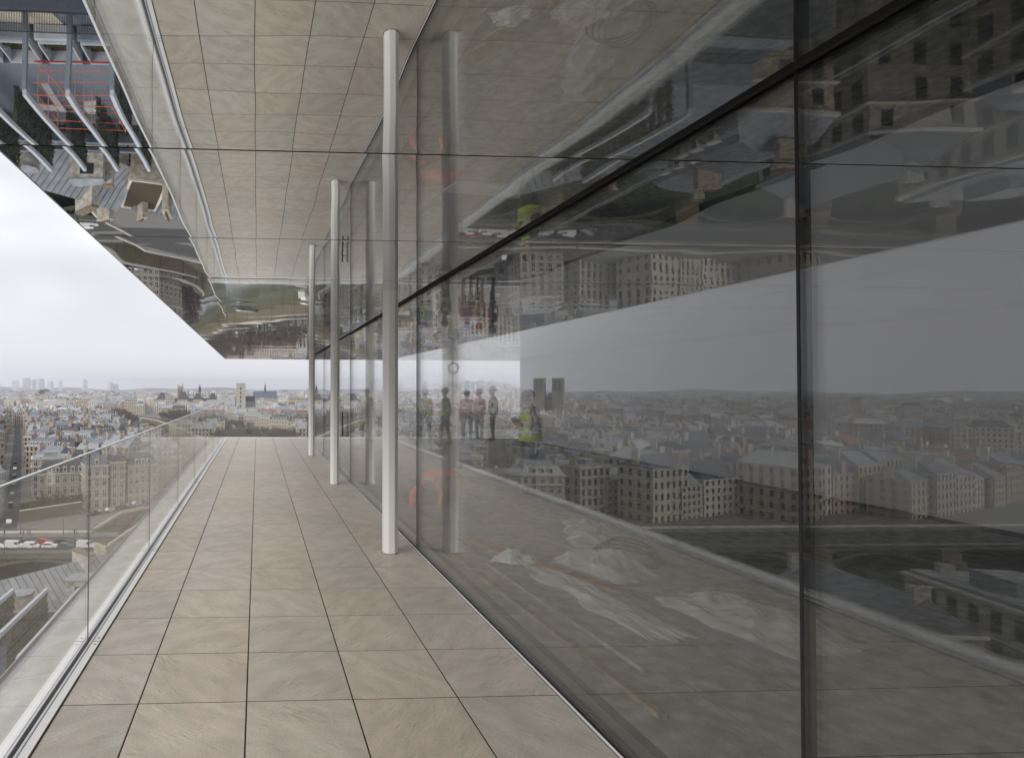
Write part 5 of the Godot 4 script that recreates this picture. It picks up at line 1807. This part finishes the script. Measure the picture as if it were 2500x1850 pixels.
# ---------- people ----------
# bones: [a, ra, b, rb, colour index]; meshed as one smooth surface by surface nets
func field_mesh(mb: MB, bones: Array, cell: float, blend: float, cols: Array) -> void:
	var lo := Vector3.ONE * 1e9
	var hi := -lo
	for b in bones:
		for q in [[b[0], b[1]], [b[2], b[3]]]:
			lo = lo.min(q[0] - Vector3.ONE * (q[1] + cell * 2.5))
			hi = hi.max(q[0] + Vector3.ONE * (q[1] + cell * 2.5))
	var nx := int((hi.x - lo.x) / cell) + 2
	var ny := int((hi.y - lo.y) / cell) + 2
	var nz := int((hi.z - lo.z) / cell) + 2
	var f := PackedFloat32Array()
	f.resize(nx * ny * nz)
	f.fill(9.0)
	for b in bones:
		var A: Vector3 = b[0]
		var ra: float = b[1]
		var B: Vector3 = b[2]
		var rb: float = b[3]
		var pad := maxf(ra, rb) + blend + cell * 2.0
		var l := ((A.min(B) - Vector3.ONE * pad - lo) / cell).floor()
		var h := ((A.max(B) + Vector3.ONE * pad - lo) / cell).ceil()
		var ab := B - A
		var inv := 1.0 / maxf(ab.length_squared(), 1e-8)
		for z in range(maxi(0, int(l.z)), mini(nz, int(h.z))):
			for y in range(maxi(0, int(l.y)), mini(ny, int(h.y))):
				for x in range(maxi(0, int(l.x)), mini(nx, int(h.x))):
					var p := lo + Vector3(x, y, z) * cell
					var t := clampf((p - A).dot(ab) * inv, 0.0, 1.0)
					var d := p.distance_to(A + ab * t) - lerpf(ra, rb, t)
					var i := (z * ny + y) * nx + x
					var o := f[i]
					var k := maxf(blend - absf(o - d), 0.0) / blend
					f[i] = minf(o, d) - k * k * blend * 0.25
	var at := {}
	var pos := PackedVector3Array()
	var off := [0, 1, nx, nx + 1, nx * ny, nx * ny + 1, nx * ny + nx, nx * ny + nx + 1]
	var edges := [[0, 1], [0, 2], [0, 4], [1, 3], [1, 5], [2, 3], [2, 6], [3, 7], [4, 5], [4, 6], [5, 7], [6, 7]]
	for z in nz - 1:
		for y in ny - 1:
			for x in nx - 1:
				var i := (z * ny + y) * nx + x
				var s := 0
				for k in 8:
					if f[i + off[k]] < 0.0:
						s += 1
				if s == 0 or s == 8:
					continue
				var sum := Vector3.ZERO
				var n := 0
				for e in edges:
					var v0 := f[i + off[e[0]]]
					var v1 := f[i + off[e[1]]]
					if (v0 < 0.0) != (v1 < 0.0):
						var t := v0 / (v0 - v1)
						var c0 := Vector3(e[0] & 1, (e[0] >> 1) & 1, (e[0] >> 2) & 1)
						var c1 := Vector3(e[1] & 1, (e[1] >> 1) & 1, (e[1] >> 2) & 1)
						sum += c0.lerp(c1, t)
						n += 1
				at[i] = pos.size()
				pos.push_back(lo + (Vector3(x, y, z) + sum / n) * cell)
	var nrm := PackedVector3Array()
	var col := PackedColorArray()
	for p in pos:
		var q := (p - lo) / cell
		var xi := clampi(int(round(q.x)), 1, nx - 2)
		var yi := clampi(int(round(q.y)), 1, ny - 2)
		var zi := clampi(int(round(q.z)), 1, nz - 2)
		var i := (zi * ny + yi) * nx + xi
		nrm.push_back(Vector3(f[i + 1] - f[i - 1], f[i + nx] - f[i - nx], f[i + nx * ny] - f[i - nx * ny]).normalized())
		var best := 9.0
		var ci := 0
		for b in bones:
			var ab: Vector3 = b[2] - b[0]
			var t := clampf((p - b[0]).dot(ab) / maxf(ab.length_squared(), 1e-8), 0.0, 1.0)
			var d: float = p.distance_to(b[0] + ab * t) - lerpf(b[1], b[3], t)
			if d < best:
				best = d
				ci = b[4]
		col.push_back(cols[ci])
	var emit := func(a: int, b: int, c: int, d: int, flip: bool) -> void:
		var q: Array = [a, b, c, a, c, d] if flip else [a, c, b, a, d, c]
		for k in q:
			mb.v.push_back(pos[k])
			mb.n.push_back(nrm[k])
			mb.c.push_back(col[k])
	for z in range(1, nz - 1):
		for y in range(1, ny - 1):
			for x in range(1, nx - 1):
				var i := (z * ny + y) * nx + x
				var s0 := f[i] < 0.0
				if s0 != (f[i + 1] < 0.0):
					emit.call(at[i], at[i - nx], at[i - nx - nx * ny], at[i - nx * ny], not s0)
				if s0 != (f[i + nx] < 0.0):
					emit.call(at[i], at[i - nx * ny], at[i - 1 - nx * ny], at[i - 1], not s0)
				if s0 != (f[i + nx * ny] < 0.0):
					emit.call(at[i], at[i - 1], at[i - 1 - nx], at[i - nx], not s0)

# a standing figure facing -z (away along the terrace); arms: [elbow offset, wrist offset] from each shoulder
func figure(pose: Dictionary, cols: Array) -> ArrayMesh:
	var st: float = pose.get("stance", 0.12)
	var step: float = pose.get("step", 0.0)
	var mb := MB.new()
	mb.colored = true
	var bones := []
	var hipy := 0.93
	# legs, shoes (colours: 0 trousers, 1 top, 2 skin, 3 hair, 4 shoes)
	for s in [-1, 1]:
		var fz: float = step * s
		var hp := Vector3(s * 0.095, hipy, 0)
		var kn := Vector3(s * (0.095 + st) * 0.62, 0.50, fz * 0.45 - 0.03)
		var an := Vector3(s * st, 0.085, fz)
		bones.append([hp, 0.105, kn, 0.068, 0])
		bones.append([kn, 0.066, an, 0.048, 0])
		bones.append([an + Vector3(0, -0.035, 0.03), 0.047, an + Vector3(s * 0.03, -0.045, -0.17), 0.038, 4])
	# trunk
	bones.append([Vector3(-0.07, 0.95, 0), 0.125, Vector3(0.07, 0.95, 0), 0.125, 0])
	bones.append([Vector3(0, 1.0, 0), 0.135, Vector3(0, 1.18, 0.0), 0.135, 1])
	bones.append([Vector3(-0.075, 1.26, 0), 0.135, Vector3(0.075, 1.26, 0), 0.135, 1])
	bones.append([Vector3(-0.135, 1.41, 0.01), 0.075, Vector3(0.135, 1.41, 0.01), 0.075, 1])
	bones.append([Vector3(0, 1.45, 0.0), 0.062, Vector3(0, 1.54, -0.015), 0.056, 2])
	for s in [-1, 1]:
		var sh := Vector3(s * 0.185, 1.40, 0.01)
		var a: Array = pose.arms[0 if s < 0 else 1]
		var el: Vector3 = sh + Vector3(a[0].x * s, a[0].y, a[0].z)
		var wr: Vector3 = el + Vector3(a[1].x * s, a[1].y, a[1].z)
		bones.append([sh, 0.062, el, 0.048, 1])
		bones.append([el, 0.047, wr, 0.034, 1])
	field_mesh(mb, bones, 0.021, 0.05, cols)
	# head with jaw, nose and ears
	var hd: Vector3 = Vector3(0, 1.645, -0.02) + pose.get("lean", Vector3.ZERO)
	var tn: Basis = Basis(Vector3.UP, pose.get("look", 0.0))
	var hb := [[hd + Vector3(0, 0.035, 0.012), 0.088, hd + tn * Vector3(0, 0.03, -0.02), 0.086, 3], [hd + tn * Vector3(0, -0.005, -0.035), 0.072, hd + tn * Vector3(0, -0.055, -0.04), 0.055, 2], [hd + tn * Vector3(0, -0.085, -0.055), 0.036, hd + tn * Vector3(0, -0.07, -0.05), 0.045, 2],
		[hd + tn * Vector3(0, 0.01, -0.105), 0.012, hd + tn * Vector3(0, -0.025, -0.118), 0.016, 2], [hd + tn * Vector3(0.078, -0.01, 0.0), 0.018, hd + tn * Vector3(0.082, -0.035, 0.0), 0.014, 2], [hd + tn * Vector3(-0.078, -0.01, 0.0), 0.018, hd + tn * Vector3(-0.082, -0.035, 0.0), 0.014, 2], [hd + Vector3(0, -0.06, 0.0), 0.055, Vector3(0, 1.5, -0.01), 0.056, 2]]
	field_mesh(mb, hb, 0.0105, 0.02, cols)
	# hands
	for s in [-1, 1]:
		var sh := Vector3(s * 0.185, 1.40, 0.01)
		var a: Array = pose.arms[0 if s < 0 else 1]
		var el: Vector3 = sh + Vector3(a[0].x * s, a[0].y, a[0].z)
		var fo: Vector3 = Vector3(a[1].x * s, a[1].y, a[1].z)
		var wr := el + fo
		var d := fo.normalized()
		var side := d.cross(Vector3(0, 0, 1) if absf(d.z) < 0.8 else Vector3.UP).normalized()
		var pal: Vector3 = d.cross(side).normalized() * s
		var h := [[wr - d * 0.01, 0.03, wr + d * 0.06, 0.032, 2], [wr + d * 0.05 + side * 0.018, 0.022, wr + d * 0.05 - side * 0.018, 0.022, 2]]
		for k in 4:
			var o: Vector3 = side * (0.030 - 0.020 * k)
			var l: float = [0.038, 0.046, 0.042, 0.030][k]
			var m0 := wr + d * 0.085 + o
			var m1: Vector3 = m0 + d * l * 0.8 + pal * 0.012
			h.append([m0, 0.0105, m1, 0.0095, 2])
			h.append([m1, 0.0095, m1 + d * l * 0.5 + pal * 0.022, 0.0085, 2])
		h.append([wr + d * 0.03 + side * 0.032, 0.014, wr + d * 0.065 + side * 0.055 + pal * 0.015, 0.011, 2])
		field_mesh(mb, h, 0.0058, 0.008, cols)
	return mb.mesh()

# a sleeveless vest over the trunk, with reflective bands
func vest_mesh(cloth: Color, band: Color, sleeves: Dictionary = {}) -> ArrayMesh:
	var mb := MB.new()
	mb.colored = true
	var rings := []
	for k in 15:
		var y := 0.93 + 0.52 * k / 14.0
		var u := k / 14.0
		var rx := lerpf(0.215, 0.225, u) if u < 0.62 else lerpf(0.225, 0.165, (u - 0.62) / 0.38)
		var rz := lerpf(0.165, 0.165, u) if u < 0.7 else lerpf(0.165, 0.09, (u - 0.7) / 0.3)
		rings.append([y, rx, rz])
	var n := 24
	for k in rings.size() - 1:
		var u: float = (k + 0.5) / 14.0
		mb.tint = band if (u > 0.19 and u < 0.29) or (u > 0.46 and u < 0.56) else cloth
		for i in n:
			var p := []
			for o in [[k, i], [k, i + 1], [k + 1, i + 1], [k + 1, i]]:
				var a: float = TAU * o[1] / n
				var r: Array = rings[o[0]]
				var c := signf(cos(a)) * pow(absf(cos(a)), 0.8)
				var s := signf(sin(a)) * pow(absf(sin(a)), 0.8)
				p.append(Vector3(c * r[1], r[0] + 0.006 * sin(a * 5.0 + k), s * r[2] * (1.0 + 0.03 * sin(a * 7.0))))
			mb.quad(p[0], p[1], p[2], p[3], p[0] - Vector3(0, p[0].y, 0))
	return mb.mesh()

func helmet_mesh() -> ArrayMesh:
	var mb := MB.new()
	mb.lathe([Vector2(0.125, 0.0), Vector2(0.122, 0.04), Vector2(0.105, 0.085), Vector2(0.07, 0.118), Vector2(0.01, 0.13)], Vector3.ZERO, 18)
	mb.box(Vector3(-0.085, 0.0, -0.172), Vector3(0.085, 0.012, -0.10))
	mb.box(Vector3(-0.018, 0.10, -0.09), Vector3(0.018, 0.135, 0.09))
	return mb.mesh()

func make_people() -> void:
	var skin := Color(0.48, 0.29, 0.20)
	var helm := helmet_mesh()
	var crossed := [[Vector3(0.05, -0.27, 0.02), Vector3(-0.18, 0.06, -0.20)], [Vector3(0.05, -0.27, 0.02), Vector3(-0.18, 0.10, -0.20)]]
	var hang := [[Vector3(0.05, -0.29, 0.02), Vector3(0.01, -0.24, -0.06)], [Vector3(0.05, -0.29, 0.02), Vector3(0.01, -0.24, -0.06)]]
	var hips := [[Vector3(0.17, -0.21, 0.06), Vector3(-0.14, -0.16, -0.12)], [Vector3(0.05, -0.29, 0.02), Vector3(0.02, -0.23, -0.08)]]
	var point := [[Vector3(0.12, -0.16, -0.20), Vector3(0.06, 0.12, -0.22)], [Vector3(0.05, -0.29, 0.02), Vector3(0.01, -0.24, -0.05)]]
	var dark := Color(0.035, 0.035, 0.04)
	var navy := Color(0.03, 0.04, 0.075)
	var lime := Color(0.66, 0.88, 0.03)
	var red := Color(0.92, 0.13, 0.08)
	var grey := Color(0.62, 0.64, 0.62)
	var list := [
		["person in a lime safety vest and dark trousers, arms folded, nearest the glass", D(5.98, 0, 18.1), 0.9, {"arms": crossed, "step": 0.12, "look": -0.6}, [Color(0.06, 0.052, 0.045), dark, skin, Color(0.05, 0.03, 0.02), dark], lime, Color(0.28, 0.05, 0.03), 1.0],
		["person in a lime safety jacket and white helmet pointing out at the city", D(5.74, 0, 19.5), 0.1, {"arms": point, "step": 0.16}, [Color(0.10, 0.13, 0.19), lime * 0.8, skin, Color(0.1, 0.1, 0.1), dark], lime, Color(0.62, 0.66, 0.72), 0.98],
		["person in a red safety jacket with navy scarf and dark red helmet", D(7.16, 0, 19.4), -0.3, {"arms": hang, "look": 0.3}, [navy, red, skin, navy, dark], red, Color(0.30, 0.03, 0.04), 0.96],
		["person in a red safety jacket and bright red helmet beside the dark red one", D(7.72, 0, 19.7), 0.5, {"arms": hips, "look": 0.5}, [navy, red, skin, Color(0.06, 0.06, 0.06), dark], red, Color(0.70, 0.07, 0.06), 0.98],
		["tall person in a white helmet with red vest over a dark jumper", D(8.16, 0, 19.6), 1.2, {"arms": hang, "look": -0.3}, [Color(0.08, 0.07, 0.06), dark, skin, Color(0.05, 0.04, 0.03), dark], red, Color(0.75, 0.73, 0.70), 1.03],
		["dark haired person in an olive jacket standing alone by the glass door", D(3.60, 0, 19.0), -0.4, {"arms": hang, "look": -0.8}, [dark, Color(0.10, 0.15, 0.05), skin, Color(0.015, 0.013, 0.012), dark], Color(0.12, 0.20, 0.05), Color(0, 0, 0), 1.01],
		["person in black with a lime safety vest standing among the sheeting", D(4.42, 0, 9.15), 1.45, {"arms": crossed, "look": 0.2}, [dark, dark, skin, Color(0.02, 0.018, 0.016), dark], lime, Color(0, 0, 0), 1.0]]
	for q in list:
		var t := thing("person", q[0], "person", q[1], q[2], "people in the room")
		t.scale = Vector3.ONE * q[7]
		part("body", figure(q[3], q[4]), M.tint, t)
		part("safety_vest", vest_mesh(q[5], grey if q[6] != Color(0, 0, 0) or q[5] == lime else q[5]), M.tint, t)
		if q[6] != Color(0, 0, 0):
			var hm := flat(q[6].r, q[6].g, q[6].b, 0.35)
			var h := part("helmet", helm, hm, t)
			h.position = Vector3(0, 1.695, -0.012)
			h.rotation.y = q[3].get("look", 0.0)
	# walkers on the bridge footway share one figure
	var wk := figure({"arms": hang, "step": 0.22, "stance": 0.08}, [navy, dark, skin, Color(0.03, 0.02, 0.02), dark])
	for k in 6:
		var p: Vector2 = [Vector2(-74.4, 188.2), Vector2(-73.2, 188.8), Vector2(-72.2, 188.0), Vector2(-58.5, 188.8), Vector2(-57.6, 188.2), Vector2(-64.0, 168.6)][k]
		var t := thing("person", "small figure in dark clothes walking on the bridge footway", "person", D(p.x, STREET + 0.14, p.y), 1.5 if k % 2 else -1.5, "walkers on the bridge")
		part("body", wk, M.tint, t)

# ---------- what lies in the room ----------
func crumple(w: float, l: float, h: float, sd: int, nx := 60, nz := 48) -> ArrayMesh:
	var f := FastNoiseLite.new()
	f.seed = sd
	f.frequency = 2.1
	f.fractal_octaves = 3
	f.fractal_type = FastNoiseLite.FRACTAL_RIDGED
	var g := FastNoiseLite.new()
	g.seed = sd + 1
	g.frequency = 0.9
	var pts := []
	for j in nz + 1:
		for i in nx + 1:
			var u := float(i) / nx * 2.0 - 1.0
			var v := float(j) / nz * 2.0 - 1.0
			var e := clampf(1.0 - pow(absf(u), 3.0), 0, 1) * clampf(1.0 - pow(absf(v), 3.0), 0, 1)
			var x := u * w * 0.5 * (1.0 + 0.18 * g.get_noise_2d(u * 2.0, v * 2.0 + 9.0))
			var z := v * l * 0.5 * (1.0 + 0.18 * g.get_noise_2d(u * 2.0 + 7.0, v * 2.0))
			pts.append(Vector3(x, 0.012 + e * h * (0.45 + 0.55 * g.get_noise_2d(u, v)) + e * h * 0.35 * f.get_noise_2d(u * w * 0.5, v * l * 0.5), z))
	var st := SurfaceTool.new()
	st.begin(Mesh.PRIMITIVE_TRIANGLES)
	st.set_smooth_group(0)
	for p in pts:
		st.add_vertex(p)
	for j in nz:
		for i in nx:
			var a := j * (nx + 1) + i
			for q in [a, a + 1, a + nx + 2, a, a + nx + 2, a + nx + 1]:
				st.add_index(q)
	st.generate_normals()
	return st.commit()

func ring(mb: MB, c: Vector3, r: float, t: float, b: Basis, turns := 1.0) -> void:
	var pts := []
	for k in int(28 * turns) + 1:
		var a := TAU * k / 28.0
		pts.append(c + b * Vector3(cos(a) * r * (1.0 + 0.06 * sin(a * 1.7)), sin(a) * r, 0.012 * sin(a * 0.9)))
	mb.path(pts, t, 5)

func make_litter() -> void:
	# heaps of clear sheeting
	for s in [[D(3.35, 0, 5.5), 0.6, 0.8, 0.24, 0.5, "crumpled clear plastic sheeting heaped by the cable coil"], [D(2.78, 0, 4.75), 0.5, 1.7, 0.07, 0.1, "long flat strip of plastic sheeting lying along the glass"], [D(4.2, 0, 6.6), 1.0, 1.7, 0.16, -0.4, "wide crumpled plastic sheet in the middle of the room"], [D(2.6, 0, 5.75), 0.34, 0.4, 0.16, 0.9, "small puffed plastic bag on the floor near the post"], [D(3.7, 0, 4.2), 0.8, 1.1, 0.22, 0.2, "billowed plastic sheet over the planks"]]:
		var t := thing("plastic_sheet", s[5], "plastic sheet", s[0], s[4])
		part("sheet", crumple(s[1], s[2], s[3], int(s[1] * 100)), M.film if s[1] < 0.55 else M.plastic, t)
	# planks and channels
	for k in 5:
		var t := thing("plank", ["brown plank lying askew beside the plastic heap", "grey board lying under the flat plastic strip", "thin wooden batten against the sill", "short brown board near the post", "long grey channel lying beside the cable coil"][k], "plank", [D(2.95, 0.001, 5.35), D(2.5, 0.001, 4.6), D(2.12, 0.001, 4.6), D(2.62, 0.001, 6.35), D(3.2, 0.001, 4.6)][k], [0.42, 0.05, 0.03, 0.6, 0.18][k])
		var q := MB.new()
		q.box(Vector3([-0.07, -0.16, -0.025, -0.1, -0.05][k], 0, [-1.0, -1.1, -1.6, -0.35, -1.2][k]), Vector3([0.07, 0.16, 0.025, 0.1, 0.05][k], 0.03, [1.0, 1.1, 1.6, 0.35, 1.2][k]))
		part("board", q.mesh(), [M.wood, M.screed, M.stone, M.wood, M.steel][k], t)
	var co := thing("cable_coil", "loose coil of black cable on the floor beside the plastic heap", "cable", D(3.72, 0.02, 5.75))
	var cm := MB.new()
	for k in 4:
		ring(cm, Vector3(0.03 * k, 0.03 + 0.02 * k, 0.02 * k), 0.30 - 0.02 * k, 0.012, Basis(Vector3.RIGHT, -PI / 2 + 0.12 * k))
	part("loops", cm.mesh(), M.cable, co)
	var hc := thing("hanging_cable", "black cable hanging from the ceiling in a small coil", "cable", D(5.35, CEIL, 15.6))
	var hm := MB.new()
	hm.path([Vector3(0, 0, 0), Vector3(0.02, -0.08, 0.01), Vector3(-0.04, -0.16, 0), Vector3(0.03, -0.24, 0), Vector3(0.0, -0.32, 0)], 0.008, 5)
	part("drop", hm.mesh(), M.cable, hc)
	var hl := MB.new()
	ring(hl, Vector3(0.02, -0.47, 0), 0.155, 0.009, Basis(Vector3.UP, 0.2), 2.0)
	ring(hl, Vector3(0.05, -0.45, 0.01), 0.12, 0.009, Basis(Vector3.UP, -0.5), 1.0)
	part("coil", hl.mesh(), M.cable, hc)
	# red slings and grey pads
	var bg := thing("lifting_sling", "orange red strap bag with a black middle slumped on the floor", "bag", D(2.50, 0, 8.75), 0.35)
	var b1 := MB.new()
	b1.prism(PackedVector2Array([Vector2(-0.20, 0.0), Vector2(0.22, 0.0), Vector2(0.27, 0.16), Vector2(0.16, 0.34), Vector2(-0.06, 0.36), Vector2(-0.24, 0.18)]), -0.14, 0.14)
	part("pouch", b1.mesh(), M.black_cloth, bg)
	for s in [[Vector3(-0.25, 0.0, 0.15), Vector3(-0.26, 0.2, 0.15), Vector3(-0.04, 0.38, 0.15)], [Vector3(0.24, 0.0, 0.15), Vector3(0.28, 0.17, 0.15), Vector3(0.14, 0.37, 0.15)]]:
		var st := MB.new()
		for k in 2:
			st.bar(s[k], s[k + 1], 0.085, 0.05)
		part("strap", st.mesh(), M.hi_orange, bg)
	var b2 := thing("folded_jacket", "folded orange red safety jacket lying on a cardboard box", "jacket", D(2.98, 0.36, 9.15), 0.2)
	part("cloth", crumple(0.62, 0.42, 0.14, 61, 16, 12), M.hi_orange, b2)
	var bx := thing("cardboard_box", "open cardboard box under the folded red jacket", "box", D(2.98, 0, 9.15), 0.2)
	for s in [-1, 1]:
		var q := MB.new()
		q.box(Vector3(s * 0.28 - 0.004, 0.002, -0.2), Vector3(s * 0.28 + 0.004, 0.35, 0.2))
		part("side", q.mesh(), M.cardboard, bx)
		var q2 := MB.new()
		q2.box(Vector3(-0.276, 0.002, s * 0.2 - 0.004), Vector3(0.276, 0.349, s * 0.2 + 0.004))
		part("side", q2.mesh(), M.cardboard, bx)
	var lid := MB.new()
	lid.box(Vector3(-0.285, 0.35, -0.21), Vector3(0.285, 0.358, 0.21))
	part("lid", lid.mesh(), M.cardboard, bx)
	var tr := thing("work_tray", "low white tray table with tools further into the room", "table", D(4.05, 0, 9.9), 0.1)
	var tq := MB.new()
	tq.box(Vector3(-0.75, 0.30, -0.3), Vector3(0.75, 0.34, 0.3))
	part("table_top", tq.mesh(), M.white, tr)
	for x in [-0.7, 0.7]:
		for z in [-0.26, 0.26]:
			var lq := MB.new()
			lq.box(Vector3(x - 0.02, 0, z - 0.02), Vector3(x + 0.02, 0.30, z + 0.02))
			part("leg", lq.mesh(), M.steel, tr)

func _ready() -> void:
	make_materials()
	make_view()
	make_floor()
	make_ceiling()
	make_edge()
	make_columns()
	make_glazing()
	make_room()
	make_ground()
	make_heroes()
	make_city()
	make_skyline()
	make_bridge()
	make_annex()
	make_trees()
	make_cars()
	make_people()
	make_litter()
